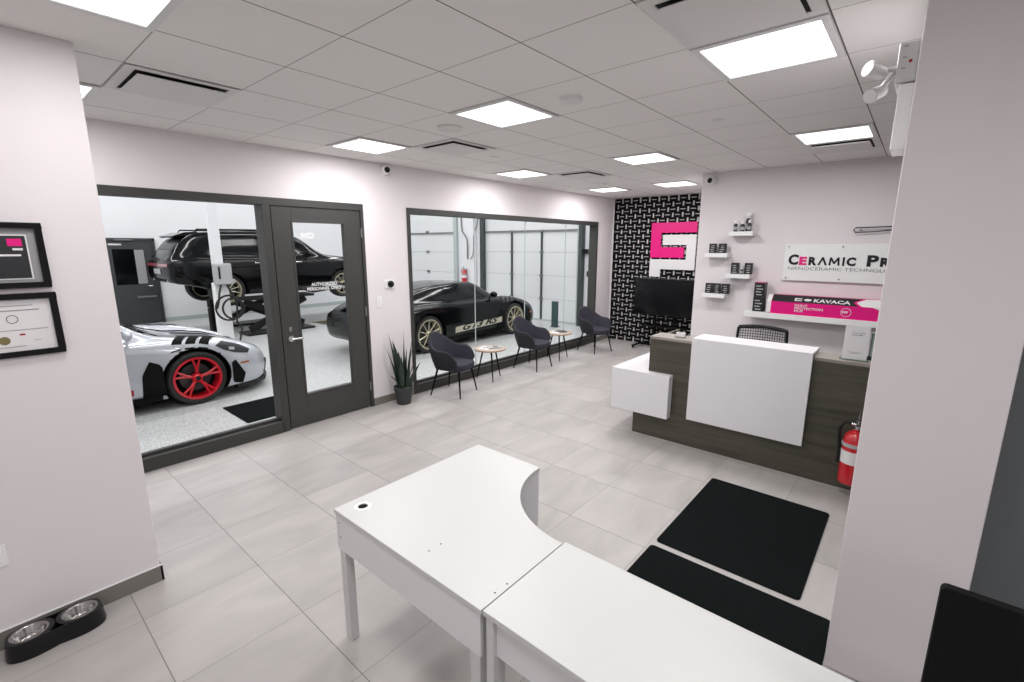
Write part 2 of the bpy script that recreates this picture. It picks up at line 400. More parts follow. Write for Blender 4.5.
struct(MB().box(-11.06, -10.98, GY1-.012, GY1, .12, GZ).box(-10.55, -10.35, GY1-.08, GY1, 0, GZ).build('trim_7', 'garage_paint'))
# conduits
q = MB().tube([(-11.0, GY1-.03, 4.9), (-11.0, GY1-.03, 2.9), (-10.97, GY1-.03, 2.5), (-10.85, GY1-.03, 2.38), (-10.76, GY1-.03, 2.25), (-10.74, GY1-.03, 2.05), (-10.74, GY1-.03, 1.65)], .022, 8)
tag(q.build('conduit', 'steel_dull', smooth=True), 'bent grey pipe running down to the garage fire extinguisher', 'conduit')
q = MB().tube([(-10.2, GY1-.10, 4.2), (-10.2, GY1-.10, 2.75), (-10.25, GY1-.10, 2.62), (-10.36, GY1-.10, 2.5), (-10.40, GY1-.10, 2.3), (-10.40, GY1-.10, 1.95), (-10.44, GY1-.10, 1.75), (-10.55, GY1-.10, 1.65)], .014, 8)
tag(q.build('cable', 'steel_dull', smooth=True), 'thin grey cable looping down beside the right garage door track', 'cable')
t = thing('door_operator', 'black wall control with dangling cable right of the garage door', 'door control', (-6.36, GY1-.03, 1.9))
MB().box(-.16, .06, -.05, .03, -.05, .07).build('housing', 'black_plastic', t, bevel=.006)
MB().tube([(.04, -.02, -.02), (.07, -.02, -.2), (.0, -.02, -.35), (.05, -.02, -.45)], .010, 8).build('cable', 'black_plastic', t, smooth=True)
MB().box(-.03, .06, -.04, .03, -.62, -.48).build('button', 'black_plastic', t, bevel=.006)
MB().tube([(.05, -.02, .06), (.10, -.02, .4), (.02, -.02, .9)], .010, 8).build('conduit', 'steel_dull', t, smooth=True)
t = thing('bollard', 'teal grey square post standing before the garage door', 'bollard', (-6.95, 9.82, 0))
MB().box(-.075, .075, -.05, .05, .012, .66).build('post', 'teal', t, bevel=.006)
MB().box(-.11, .11, -.08, .08, 0, .012).build('base_plate', 'teal', t)

def extinguisher(loc, label, s=1.0, rz=0):
    t = thing('fire_extinguisher', label, 'fire extinguisher', loc, rz)
    q = MB().lathe([(0, 0), (.06, 0), (.072, .01), (.074, .03), (.074, .30), (.066, .345), (.045, .372), (.022, .385), (.022, .40), (0, .40)], n=32)
    q.build('cylinder', 'red_paint', t, smooth=True)
    MB().lathe([(.0747, .155), (.0755, .155), (.0755, .245), (.0747, .245)], n=32).build('label_band', 'paper', t, smooth=True)
    MB().lathe([(.0747, .275), (.078, .275), (.078, .30), (.0747, .30)], n=32).build('strap', 'label_grey', t, smooth=True)
    q = MB().tube([(0, 0, .395), (0, 0, .44)], [.024, .018], 16); q.tube([(-.035, -.005, .425), (.03, -.005, .425)], .012, 10)
    q.build('valve', 'steel', t, smooth=True)
    MB().bar((-.01, 0, .44), (.02, -.10, .435), .024, .010).bar((-.01, 0, .46), (.03, -.11, .485), .024, .008).build('handle', 'steel', t, bevel=.002)
    MB().lathe([(0, 0), (.018, 0), (.018, .012), (0, .012)], (.0, -.02, .41), 'Y', 16).build('gauge', 'steel_dull', t, smooth=True)
    MB().tube([(-.03, 0, .425), (-.075, -.01, .43), (-.098, -.01, .38), (-.092, -.01, .30), (-.082, -.01, .22)], .010, 8).build('hose', 'black_plastic', t, smooth=True)
    MB().tube([(-.082, -.01, .22), (-.080, -.01, .14)], [.011, .017], 10).build('nozzle', 'black_plastic', t, smooth=True)
    MB().tube([(.0, -.02, .44), (.0, -.02, .475), (.0, -.012, .51)], .0025, 6).build('pull_pin', 'steel', t)
    MB().box(-.02, .02, .07, .10, .05, .42).build('bracket', 'steel_dull', t)
    t.scale = (s, s, s); return t
extinguisher((-10.82, GY1-.11, .90), 'red fire extinguisher hung on the garage end wall behind the black coupe', 1.05)
extinguisher((-.205, 4.565, .12), 'red fire extinguisher with white label hung on the reception desk front', 1.2)

# grey door in far garage wall
d = thing('garage_side_door', 'dark grey service door with window in the far garage wall', 'door', (GXW+.03, 2.92, 0), PI/2)
# local x -> world y, local -y -> +x world
q = MB(); h = 2.17; hw = .52
q.box(-hw-.06, -hw, -.06, .03, 0, h+.06); q.box(hw, hw+.06, -.06, .03, 0, h+.06); q.box(-hw-.06, hw+.06, -.06, .03, h, h+.06)
q.build('door_frame', 'garage_door_grey', d)
MB().box(-hw+.003, -.33, -.04, .01, .01, h-.003).box(.33, hw-.003, -.04, .01, .01, h-.003).box(-.33, .33, -.04, .01, .01, 1.05).box(-.33, .33, -.04, .01, 1.95, h-.003).build('leaf', 'garage_door_grey', d)
MB().box(-.33, .33, -.025, -.015, 1.05, 1.95).build('pane', 'car_glass', d)
MB().box(.12, .32, -.030, -.026, 1.06, 1.94).build('blind', 'text_grey', d)
q = MB().tube([(.40, -.04, 1.0), (.40, -.09, 1.0), (.30, -.09, 1.0)], .012, 8); q.build('lever_handle', 'steel', d, smooth=True)
MB().box(.05, .46, -.075, -.045, .70, .74).build('push_bar', 'steel_dull', d)
MB().box(-.38, -.12, -.043, -.040, 2.05, 2.09).build('notice_strip', 'paper', d)
MB().box(-.25, .1, -.105, -.062, 2.17, 2.20).build('door_closer', 'steel_dull', d)
# floor lines and pit cover near the lift
tag(MB().box(-12.45, -12.38, 4.2, 8.6, 0, .003).build('floor_marking', 'yellow_line'), 'pale yellow line painted on the garage floor beside the lift', 'floor marking')
tag(MB().box(-12.3, -11.75, 6.1, 6.9, 0, .004).box(-12.33, -12.3, 6.05, 6.95, 0, .006).build('pit_cover', 'pit'), 'olive brown floor plate seen through the lobby door glass', 'floor plate')
tag(MB().box(-6.55, -5.75, 1.95, 2.95, 0, .012).build('floor_mat', 'mat_carpet', bevel=.004), 'black mat on the garage floor just outside the glass door', 'mat')

# steel column with control box
t = thing('lift_column', 'white steel column carrying a grey control box in the garage', 'column', (-10.85, 3.46, 0))
MB().box(-.08, .08, -.085, .085, .012, 4.9).build('post', 'garage_paint', t, bevel=.01)
MB().box(-.10, .11, -.125, .125, .012, 1.30).build('base_cover', 'white_plastic', t, bevel=.015)
MB().box(-.18, .18, -.18, .18, 0, .012).build('base_plate', 'steel_dull', t)
cb = tag(MB().box(-.0, .14, -.16, .16, 0, .42).build('control_box', 'box_grey', loc=(-10.76, 3.48, 1.27), bevel=.02), 'grey control box mounted on the white garage column', 'control box')
MB().box(.141, .15, -.09, -.06, .12, .36).build('slot', 'black_plastic', cb)
MB().box(.0, .12, .16, .21, .02, .10).build('side_switch', 'box_grey', cb, bevel=.006)
q = MB()
for k, (cy, cz, r) in enumerate(((3.50, .80, .24), (3.58, .78, .20))):
    q.tube([(-10.60+.01*k, cy+r*math.cos(a), cz+r*1.05*math.sin(a)) for a in np.linspace(0, 2*PI, 29)], .020, 8, caps=False)
q.tube([(-10.66, 3.42, 1.27), (-10.62, 3.36, 1.1), (-10.60, 3.33, .95), (-10.60, 3.28, .8)], .02, 8)
q.tube([(-10.66, 3.53, 1.27), (-10.62, 3.58, 1.1), (-10.60, 3.66, .9), (-10.60, 3.62, .5), (-10.60, 3.70, .35), (-10.6, 3.62, .03)], .02, 8)
tag(q.build('air_hose', 'rubber', smooth=True), 'black coiled hose looped below the grey control box', 'hose')
t = thing('bin', 'narrow black equipment case standing behind the white column', 'equipment case', (-11.25, 3.42, 0))
MB().box(-.1, .1, -.09, .09, 0, .75).build('case', 'black_matte', t, bevel=.01); MB().box(-.1, .1, -.09, .09, .76, .95).build('lid', 'black_matte', t, bevel=.01)

# scissor lift
t = thing('scissor_lift', 'black scissor lift holding up the black suv', 'car lift', (-12.6, 4.92, 0))
for sx in (-.85, .85):
    q = MB(); q.box(sx-.28, sx+.28, -.80, .80, 0, .05); q.build('base_frame', 'black_plastic', t, bevel=.01)
    for (a, b_) in (((-.68, .12), (.68, .77)), ((.68, .12), (-.68, .77))):
        o_ = .09 if a[0] < 0 else -.09
        MB().bar((sx+o_, a[0], a[1]), (sx+o_, b_[0], b_[1]), .08, .15).build('arm', 'black_plastic', t, bevel=.01)
    q = MB(); q.box(sx-.25, sx+.25, -.80, .85, .815, .875); q.build('platform', 'black_plastic', t, bevel=.01)
    MB().tube([(sx, -.5, .12), (sx, .0, .42)], .055, 12).tube([(sx, .0, .42), (sx, .3, .62)], .03, 12).build('hydraulic_ram', 'rubber', t, smooth=True)

# ============================================================ CARS
def pchip(xs, ys, x):
    xs = np.array(xs, float); ys = np.array(ys, float); h = np.diff(xs); dl = np.diff(ys)/h; n = len(xs); m = np.zeros(n)
    for i in range(1, n-1):
        if dl[i-1]*dl[i] > 0:
            w1_, w2_ = 2*h[i]+h[i-1], h[i]+2*h[i-1]; m[i] = (w1_+w2_)/(w1_/dl[i-1]+w2_/dl[i])
    m[0] = dl[0]; m[-1] = dl[-1]
    i = min(max(int(np.searchsorted(xs, x)-1), 0), n-2); t_ = (x-xs[i])/h[i]
    return ((1+2*t_)*(1-t_)**2*ys[i]+t_*(1-t_)**2*h[i]*m[i]+t_*t_*(3-2*t_)*ys[i+1]+t_*t_*(t_-1)*h[i]*m[i+1])
def catmull(P, k=5):
    P = [np.array(p, float) for p in P]; P = [2*P[0]-P[1]]+P+[2*P[-1]-P[-2]]; out = []
    for i in range(1, len(P)-2):
        for j in range(k):
            t_ = j/k; a, b_, c, d_ = P[i-1:i+3]
            out.append(.5*((2*b_)+(-a+c)*t_+(2*a-5*b_+4*c-d_)*t_**2+(-a+3*b_-3*c+d_)*t_**3))
    out.append(P[-2]); return out
def car_body(K, nst=90):
    Y = K['y']; ysn = []
    for i in range(nst+1):
        u = i/nst; ysn.append(Y[0]+(Y[-1]-Y[0])*(.5-.5*math.cos(PI*u))*.35+(Y[-1]-Y[0])*u*.65)
    mb = MB(); rows = []
    for y in ysn:
        g_ = {k: pchip(Y, K[k], y) for k in ('zb', 'hw', 'zs', 'xs', 'zt', 'xt')}
        dz = g_['zs']-g_['zb']
        rnd = K.get('crown', .03)
        P = [(0, g_['zb']), (g_['hw']*.55, g_['zb']), (g_['hw']-.10, g_['zb']+.005), (g_['hw']-.03, g_['zb']+.07), (g_['hw'], g_['zb']+.38*dz),
             (g_['hw']-.005, g_['zb']+.62*dz), (g_['hw']*.6+g_['xs']*.4+.015, g_['zb']+.90*dz), (g_['xs'], g_['zs']),
             ((g_['xs']+g_['xt'])/2+.012, (g_['zs']+g_['zt'])/2+.01), (g_['xt'], g_['zt']-rnd), (g_['xt']*.55, g_['zt']-rnd*.25), (0, g_['zt'])]
        half = catmull(P, 5)
        half = [(max(0, p[0]), p[1]) for p in half]
        ring = [(x, y, z) for x, z in half] + [(-x, y, z) for x, z in half[-2:0:-1]]
        rows.append(ring)
    n = len(rows[0]); vs = [p for r in rows for p in r]; fs = []
    for i in range(len(rows)-1):
        for k in range(n): fs.append((i*n+k, (i+1)*n+k, (i+1)*n+(k+1) % n, i*n+(k+1) % n))
    fs.append(tuple(range(n))); fs.append(tuple((len(rows)-1)*n+k for k in range(n-1, -1, -1)))
    mb.add(vs, fs); return mb
def build_car(name, label, loc, rz, K, paint, rim, spec, z0=0):
    car = thing(name, label, 'car', (loc[0], loc[1], z0), rz)
    mb = car_body(K); R, WBs, tw = spec['R'], spec['axles'], spec['track']
    bv = BVHTree.FromPolygons([Vector(v) for v in mb.v], mb.f)
    body = mb.build('body', [paint, 'black_matte'], car)
    # wheel arches cut from the body
    cut = MB(); RA = R+.045
    for ax in WBs:
        for sg in (-1, 1): cut.lathe([(0, sg*(tw-.22)), (RA, sg*(tw-.22)), (RA, sg*1.4), (0, sg*1.4)], (0, ax, R+.005), 'X', 56)
    co = cut.build('cutter', 'black_matte')
    bo = body.modifiers.new('b', 'BOOLEAN'); bo.operation = 'DIFFERENCE'; bo.object = co; bo.solver = 'EXACT'
    co.parent = car
    bpy.context.view_layer.update()
    me = bpy.data.meshes.new_from_object(body.evaluated_get(bpy.context.evaluated_depsgraph_get()))
    body.modifiers.clear(); body.data = me; bpy.data.objects.remove(co)
    me.materials.clear(); me.materials.append(MATS[paint]); me.materials.append(MATS['black_matte'])
    for p in me.polygons:
        c = p.center; p.material_index = 0
        for ax in WBs:
            dd = math.hypot(c.y-ax, c.z-R-.005)
            if dd < RA+.004 and abs(c.x) > tw-.23: p.material_index = 1
        if p.normal.z < -.85 and c.z < .3: p.material_index = 1
    me.polygons.foreach_set('use_smooth', [True]*len(me.polygons)); me.set_sharp_from_angle(angle=math.radians(38))
    # patch helpers -----------------------------------------------
    def span(poly, v):
        xs_ = []
        for (a, b_), (c, d_) in zip(poly, poly[1:]+poly[:1]):
            if (b_-v)*(d_-v) <= 0 and b_ != d_: xs_.append(a+(v-b_)*(c-a)/(d_-b_))
        return (min(xs_), max(xs_)) if xs_ else None
    def hit(mode, a, b_, off):
        if mode == 'R': o_, dr = Vector((2, a, b_)), Vector((-1, 0, 0))
        elif mode == 'L': o_, dr = Vector((-2, a, b_)), Vector((1, 0, 0))
        elif mode == 'T': o_, dr = Vector((a, b_, 3)), Vector((0, 0, -1))
        elif mode == 'F': o_, dr = Vector((a, 6, b_)), Vector((0, -1, 0))
        else: o_, dr = Vector((a, -6, b_)), Vector((0, 1, 0))
        p, nn, i_, d_ = bv.ray_cast(o_, dr)
        if p is None: return None
        return p - dr*off
    def patch(nm, poly, mode, m, off=.004, nv=10, nu=14):
        zs_ = [p[1] for p in poly]; a, b_ = min(zs_), max(zs_); q = MB(); grid = []
        for j in range(nv+1):
            v_ = a+(b_-a)*(.001+.998*j/nv); sp = span(poly, v_)
            grid.append([hit(mode, sp[0]+(sp[1]-sp[0])*i/nu, v_, off) for i in range(nu+1)])
        vs, fs, ix = [], [], {}
        for j in range(nv+1):
            for i in range(nu+1):
                if grid[j][i] is not None: ix[(i, j)] = len(vs); vs.append(grid[j][i])
        for j in range(nv):
            for i in range(nu):
                k = [(i, j), (i+1, j), (i+1, j+1), (i, j+1)]
                if all(c in ix for c in k): fs.append(tuple(ix[c] for c in k))
        q.add(vs, fs); return q.build(nm, m, car, smooth=True)
    for nm, poly, modes, m, off in spec['patches']:
        for md in modes: patch(nm, poly, md, m, off)
    # wheels -------------------------------------------------------
    rw = spec.get('tyre_w', .26); rr = spec['rim_r']; first = None
    for ax in WBs:
        for sg in (-1, 1):
            if first is None:
                q = MB(); hwd = rw/2
                q.lathe([(rr, -hwd+.01), (R-.03, -hwd), (R-.008, -hwd+.025), (R, -hwd+.06), (R, hwd-.06), (R-.008, hwd-.025), (R-.03, hwd), (rr, hwd-.01), (rr-.01, hwd-.04), (rr-.01, -hwd+.03)], (0, 0, 0), 'X', 48, closed=True)
                wh = q.build('wheel', 'rubber', car, smooth=True)
                q = MB()
                q.lathe([(rr+.004, hwd-.004), (rr-.022, hwd-.004), (rr-.028, hwd-.03), (rr-.032, -hwd+.03), (rr-.006, -hwd+.03), (rr-.002, hwd-.02)], (0, 0, 0), 'X', 48, closed=True)
                ns_ = spec['spokes']
                for k in range(ns_):
                    a0 = 2*PI*k/ns_
                    for da in ((-.16, .16) if spec.get('split', True) else (0,)):
                        p0 = (hwd-.05, .045*math.cos(a0), .045*math.sin(a0)); a1 = a0+da
                        pm = (hwd-.030, rr*.50*math.cos(a0+da*.35), rr*.50*math.sin(a0+da*.35))
                        p1 = (hwd-.020, (rr-.012)*math.cos(a1), (rr-.012)*math.sin(a1))
                        q.tube([p0, pm, p1], [spec['sp_r']*1.15, spec['sp_r'], spec['sp_r']*.9], 6)
                q.lathe([(0, hwd-.012), (.038, hwd-.014), (.062, hwd-.04), (.066, hwd-.08), (0, hwd-.08)], (0, 0, 0), 'X', 24)
                q.build('rim', rim, wh, smooth=True)
                MB().lathe([(0, hwd-.008), (.026, hwd-.008), (.03, hwd-.012), (0, hwd-.013)], (0, 0, 0), 'X', 20).build('hub_cap', 'black_plastic', wh, smooth=True)
                MB().lathe([(.06, hwd-.12), (rr*.66, hwd-.12), (rr*.66, hwd-.145), (.06, hwd-.145)], (0, 0, 0), 'X', 40, closed=True).build('brake_disc', 'rim_dark', wh, smooth=True)
                MB().lathe([(.0, hwd-.16), (rr-.034, hwd-.16), (rr-.034, hwd-.17), (0, hwd-.17)], (0, 0, 0), 'X', 40, closed=True).build('wheel_back', 'black_matte', wh)
                first = wh; wh2 = wh
            else: wh2 = copy_tree(first, car)
            wh2.location = (sg*(tw-rw/2), ax, R); wh2.rotation_euler = (spec.get('spin', .3), 0, 0 if sg > 0 else PI)
    return car, bv, hit, patch
K911 = dict(
 y =[-1.12, -1.06, -.9, -.6, 0.0, .5, 1.0, 1.4, 1.75, 2.1, 2.457, 2.85, 3.15, 3.36, 3.45],
 zb=[.42, .33, .24, .2, .17, .13, .12, .12, .12, .13, .14, .13, .13, .17, .28],
 hw=[.62, .80, .90, .95, .96, .945, .92, .91, .91, .925, .94, .92, .86, .72, .55],
 zs=[.70, .77, .83, .89, .945, .94, .925, .915, .905, .895, .875, .80, .69, .57, .46],
 xs=[.50, .62, .72, .77, .80, .80, .80, .80, .79, .775, .76, .72, .64, .52, .38],
 zt=[.74, .84, .93, 1.03, 1.19, 1.275, 1.315, 1.295, 1.16, .94, .82, .755, .67, .57, .48],
 xt=[.38, .46, .50, .52, .53, .54, .55, .53, .52, .50, .48, .46, .42, .34, .22], crown=.02)
sideglass = [(.28, .985), (.62, .955), (1.78, .955), (1.83, 1.0), (1.62, 1.14), (1.38, 1.235), (1.02, 1.265), (.70, 1.22), (.45, 1.12)]
def p911(extra): return [('side_window', sideglass, 'RL', 'car_glass', .006),
   ('windscreen', [(-.60, 2.04), (.60, 2.04), (.50, 1.46), (-.50, 1.46)], 'T', 'car_glass', .006),
   ('rear_window', [(-.40, -.15), (.40, -.15), (.48, .62), (-.48, .62)], 'T', 'car_glass', .006),
   ('side_sill', [(.42, .14), (2.06, .14), (2.06, .225), (.42, .245)], 'RL', 'black_matte', .012),
   ('headlight', [(2.70, .745), (2.80, .785), (3.0, .715), (3.15, .62), (3.11, .575), (2.95, .605), (2.80, .67)], 'RL', 'headlamp', .006),
   ('headlight_lens', [(2.86, .665), (2.93, .65), (2.94, .685), (2.87, .70)], 'RL', 'label_grey', .009),
   ('hood_vent', [(.10, 2.95), (.40, 2.90), (.42, 2.55), (.12, 2.45)], 'T', 'black_matte', .004),
   ('hood_vent', [(-.10, 2.95), (-.40, 2.90), (-.42, 2.55), (-.12, 2.45)], 'T', 'black_matte', .004),
   ('side_marker', [(2.98, .445), (3.10, .445), (3.10, .470), (2.98, .470)], 'RL', 'orange', .004),
   ('bumper_vent', [(2.87, .20), (3.00, .16), (3.04, .30), (2.92, .52), (2.865, .50)], 'RL', 'black_matte', .006),
   ('arch_outlet', [(1.86, .20), (2.10, .20), (2.09, .60), (1.97, .66), (1.88, .5)], 'RL', 'black_matte', .006),
   ('corner_intake', [(.56, .20), (.72, .22), (.70, .44), (.58, .40)], 'F', 'black_matte', .006),
   ('corner_intake', [(-.56, .20), (-.72, .22), (-.70, .44), (-.58, .40)], 'F', 'black_matte', .006),
   ('front_intake', [(-.45, .20), (.45, .20), (.42, .36), (-.42, .36)], 'F', 'black_matte', .006)] + extra
def louvres(car, hit, m='black_matte', x0=.80):
    for sg in (1, -1):
        q = MB()
        for k in range(3):
            y0_ = 2.06+.15*k; rows_ = []
            for a in range(6):
                f_ = a/5.; x_ = .70+.21*f_; yc = y0_+.14+.15*(1-f_); rows_.append([hit('T', sg*x_, yc+d_, .012) for d_ in (0, .04, .08, .11)])
            vs = [p for r_ in rows_ for p in r_]
            if any(p is None for p in vs): continue
            q.add(vs, [(a*4+c, a*4+c+1, (a+1)*4+c+1, (a+1)*4+c) for a in range(5) for c in range(3)])
        q.build('fender_louvre', m, car, smooth=True)
def wing911(car, m):
    q = MB(); q.prism([(-1.25, 1.30), (-1.10, 1.325), (-.90, 1.32), (-.86, 1.305), (-1.08, 1.295)], 'X', -.88, .88)
    q.build('rear_wing', m, car, bevel=.005)
    for sg in (-1, 1):
        MB().prism([(-1.28, 1.16), (-.84, 1.20), (-.84, 1.36), (-1.28, 1.36)], 'X', sg*.885-.008, sg*.885+.008).build('wing_endplate', 'black_plastic', car)
        MB().tube([(sg*.42, -.72, .95), (sg*.42, -.75, 1.15), (sg*.42, -.86, 1.34), (sg*.42, -1.0, 1.33)], .02, 8).build('wing_support', 'black_plastic', car)
def mirror(car, m, z=1.0, y=1.80, x=.90):
    for sg in (-1, 1):
        q = MB(); vs, fs = [], []; n = 10
        for i in range(n+1):
            th = PI*i/n
            for k in range(12):
                ph = 2*PI*k/12; vs.append((sg*(x+.10*math.cos(th)), y+.05*math.sin(th)*math.cos(ph), z+.065*math.sin(th)*math.sin(ph)))
        for i in range(n):
            for k in range(12): fs.append((i*12+k, (i+1)*12+k, (i+1)*12+(k+1) % 12, i*12+(k+1) % 12))
        q.add(vs, fs); q.tube([(sg*(x-.13), y+.02, z-.05), (sg*x, y, z-.02)], .015, 8); q.build('wing_mirror', m, car, smooth=True)
def splitter(car, kk_=1.0):
    pts = [(-.88, 2.92), (-.80, 3.2), (-.66, 3.38), (-.40, 3.50), (0, 3.55), (.40, 3.50), (.66, 3.38), (.80, 3.2), (.88, 2.92)]
    MB().prism([(a*kk_, b_*kk_) for a, b_ in pts], 'Z', .10, .15).build('splitter', 'black_plastic', car, bevel=.004)
spec = dict(R=.35, axles=(0, 2.457), track=.925, rim_r=.275, spokes=10, sp_r=.013, tyre_w=.28, split=False,
            patches=p911([('door_decal', [(1.25, .27), (1.78, .27), (1.78, .345), (1.25, .345)], 'RL', 'tail_red', .008)]))
spec.update(spokes=5, split=True, sp_r=.015)
car, bv, hit, patch = build_car('sports_car', 'silver grey sports coupe with red wheels parked behind the left lobby window', (-7.87, -.62), 0, K911, 'carpaint_grey', 'red_rim', spec)
louvres(car, hit); wing911(car, 'carpaint_grey'); mirror(car, 'carpaint_grey'); splitter(car)
q = MB()
for sg in (-1, 1):
    pts = [hit('T', sg*x_, y_, .006) for x_, y_ in ((.50, 1.98), (.50, 2.2), (.50, 2.45), (.52, 2.7), (.50, 2.95), (.40, 3.15), (.2, 3.24))]
    q.tube([p for p in pts if p is not None], .008, 6)
q.build('hood_shut_line', 'black_matte', car)
spec = dict(spec); spec['patches'] = p911([('door_stripe', [(.62, .30), (2.0, .345), (2.0, .475), (.62, .43)], 'RL', 'stripe', .007)])
spec['spokes'] = 10; spec['split'] = False; spec['sp_r'] = .012
KB = dict(K911); SB = 1.075; KB['y'] = [v*SB for v in K911['y']]; KB['hw'] = [v*1.02 for v in K911['hw']]
KB['zt'] = [v-.03*max(0, 1-abs(y_-1.1)/1.2) for v, y_ in zip(K911['zt'], K911['y'])]
spec.update(R=.366, axles=(0, 2.457*SB), rim_r=.29, track=.945)
spec['patches'] = [(a, [((x_*SB, z_) if 'R' in md else (x_, z_*SB) if md == 'T' else (x_, z_)) for x_, z_ in pl_], md, m, o_) for a, pl_, md, m, o_ in spec['patches']]
car, bv, hit, patch = build_car('sports_car', 'black sports coupe with pale gold wheels behind the long lobby window', (-7.955, 5.74), math.radians(1.5), KB, 'carpaint_black', 'rim_gold', spec)
louvres(car, hit, 'rim_dark'); wing911(car, 'carpaint_black'); mirror(car, 'carpaint_black', .99, 1.92); splitter(car, 1.07)
vs, fs = text_mesh('GT3 RS', .20, 0.0, .006, .35, 1.35); wd = width_of(vs)
vv = []
for a, b_, c in vs:
    y_ = .84+a/wd*1.14; p = hit('R', y_, .318+b_*.86+.033*(y_-.6), .010); vv.append(p)
MB().add(vv, fs).build('stripe_lettering', 'carpaint_black', car)
MB().tube([hit('R', y_, z_, .004) for y_, z_ in zip(np.linspace(1.05, 1.85, 8), np.linspace(.845, .87, 8))], .006, 6).build('door_handle', 'carpaint_black', car)
# SUV
KSUV = dict(
 y =[-1.08, -1.03, -.95, -.75, -.45, 0, .8, 1.5, 1.9, 2.25, 2.6, 2.9, 3.3, 3.6, 3.78, 3.85],
 zb=[.66, .60, .56, .52, .44, .27, .24, .24, .24, .25, .26, .27, .27, .29, .36, .45],
 hw=[.80, .90, .94, .97, .985, .99, .98, .975, .975, .98, .985, .985, .96, .90, .80, .68],
 zs=[1.00, 1.05, 1.08, 1.10, 1.11, 1.11, 1.10, 1.09, 1.085, 1.08, 1.06, 1.04, .99, .92, .84, .76],
 xs=[.72, .80, .84, .86, .87, .87, .87, .87, .87, .87, .86, .84, .78, .70, .58, .48],
 zt=[1.06, 1.14, 1.26, 1.50, 1.66, 1.70, 1.715, 1.69, 1.56, 1.32, 1.16, 1.13, 1.06, .97, .88, .80],
 xt=[.50, .52, .53, .54, .58, .66, .66, .65, .64, .64, .62, .60, .56, .50, .42, .34], crown=.03)
sg_ = [(-.62, 1.30), (-.55, 1.16), (1.95, 1.13), (2.02, 1.17), (1.75, 1.42), (1.45, 1.56), (.6, 1.60), (-.3, 1.57)]
spec = dict(R=.37, axles=(0, 2.88), track=.965, rim_r=.275, spokes=10, sp_r=.011, tyre_w=.28, split=False, patches=[
   ('side_window', sg_, 'RL', 'car_glass', .006),
   ('windscreen', [(-.66, 2.22), (.66, 2.22), (.58, 1.62), (-.58, 1.62)], 'T', 'car_glass', .006),
   ('rear_window', [(-.60, -.93), (.60, -.93), (.54, -.72), (-.54, -.72)], 'T', 'headlamp', .008),
   ('tail_light', [(-.80, .93), (.80, .93), (.80, .99), (-.80, .99)], 'B', 'tail_red', .010),
   ('number_plate', [(-.26, .76), (.26, .76), (.26, .87), (-.26, .87)], 'B', 'label_grey', .010),
   ('sill_trim', [(.45, .27), (2.45, .27), (2.45, .36), (.45, .36)], 'RL', 'rim_dark', .010),
   ('headlight', [(3.35, .78), (3.68, .74), (3.62, .87), (3.35, .93)], 'RL', 'headlamp', .006),
   ('front_grille', [(-.45, .42), (.45, .42), (.42, .62), (-.42, .62)], 'F', 'black_matte', .006)])
car, bv, hit, patch = build_car('suv', 'black suv raised on the scissor lift in the garage', (-12.95, 4.0), 0, KSUV, 'carpaint_black', 'rim_gold', spec, z0=.665)
mirror(car, 'carpaint_black', 1.17, 1.95, 1.0)
MB().prism([(-.86, 1.58), (-.60, 1.67), (-.35, 1.69), (-.35, 1.64), (-.80, 1.55)], 'X', -.50, .50).build('roof_spoiler', 'carpaint_black', car, bevel=.006)
for x_ in (-.60, .60): MB().tube([(x_, -.45, 1.66), (x_, -.40, 1.735), (x_, 1.35, 1.755), (x_, 1.45, 1.69)], .018, 8).build('roof_rail', 'black_gloss', car, smooth=True)
for x_ in (-.55, .55):
    MB().tube([(x_, -1.06, .64), (x_, -.8, .64)], .045, 16).build('tailpipe', 'steel', car, smooth=True)
q = MB(); q.box(-.66, .66, .3, 3.4, .225, .30); q.build('underbody', 'black_matte', car)
for z_, y0_, y1_ in ((.98, .62, .80), (.98, 1.55, 1.75)):
    MB().tube([hit('R', y_, z_, .012) for y_ in np.linspace(y0_, y1_, 5)], .014, 8).build('door_handle', 'steel', car, smooth=True)

# ============================================================ LOBBY FURNITURE
# ---- corner desk
DZ = .745
t = thing('corner_desk', 'white corner desk with concave cut and cable grommet, left of the joined pair', 'desk', (-1.57, 1.58, 0))
ox, oy = -1.57, 1.58
poly = [(-2.09, 1.057), (-1.052, 1.057), (-1.052, 1.57)]
arc = [(-1.052-.52*math.sin(a), 2.10-.52*math.cos(a)) for a in np.linspace(0, PI/2, 22)]
poly = [(-2.09, 1.057), (-1.052, 1.057)]+arc+[(-1.572, 2.10), (-2.09, 2.10)]
pp = []
for p in poly:
    if not pp or math.dist(pp[-1], p) > 1e-4: pp.append((p[0], p[1]))
q = MB(); q.prism([(x-ox, y-oy) for x, y in pp], 'Z', DZ-.022, DZ); q.build('desktop', 'white_lam', t, bevel=.002)
q = MB(); q.box(-2.065-ox, -1.062-ox, 1.062-oy, 1.080-oy, DZ-.215, DZ-.022); q.box(-2.083-ox, -2.065-ox, 1.062-oy, 2.08-oy, DZ-.215, DZ-.022)
q.build('apron', 'white_panel', t, bevel=.001)
q = MB(); q.box(-1.594-ox, -1.576-ox, 1.62-oy, 2.094-oy, .0, DZ-.022); q.build('side_panel', 'white_panel', t, bevel=.001)
for lx, ly in ((-2.045, 1.094), (-2.045, 2.0), (-1.095, 1.094)):
    MB().box(lx-.026-ox, lx+.026-ox, ly-.030-oy, ly+.016-oy, 0, DZ-.022).build('leg', 'white_lam', t, bevel=.003)
MB().lathe([(.024, .0002), (.026, .005), (.042, .004), (.045, 0), (.043, .0001)], (-1.995-ox, 1.165-oy, DZ), n=28, closed=True).build('grommet', 'white_plastic', t, smooth=True)
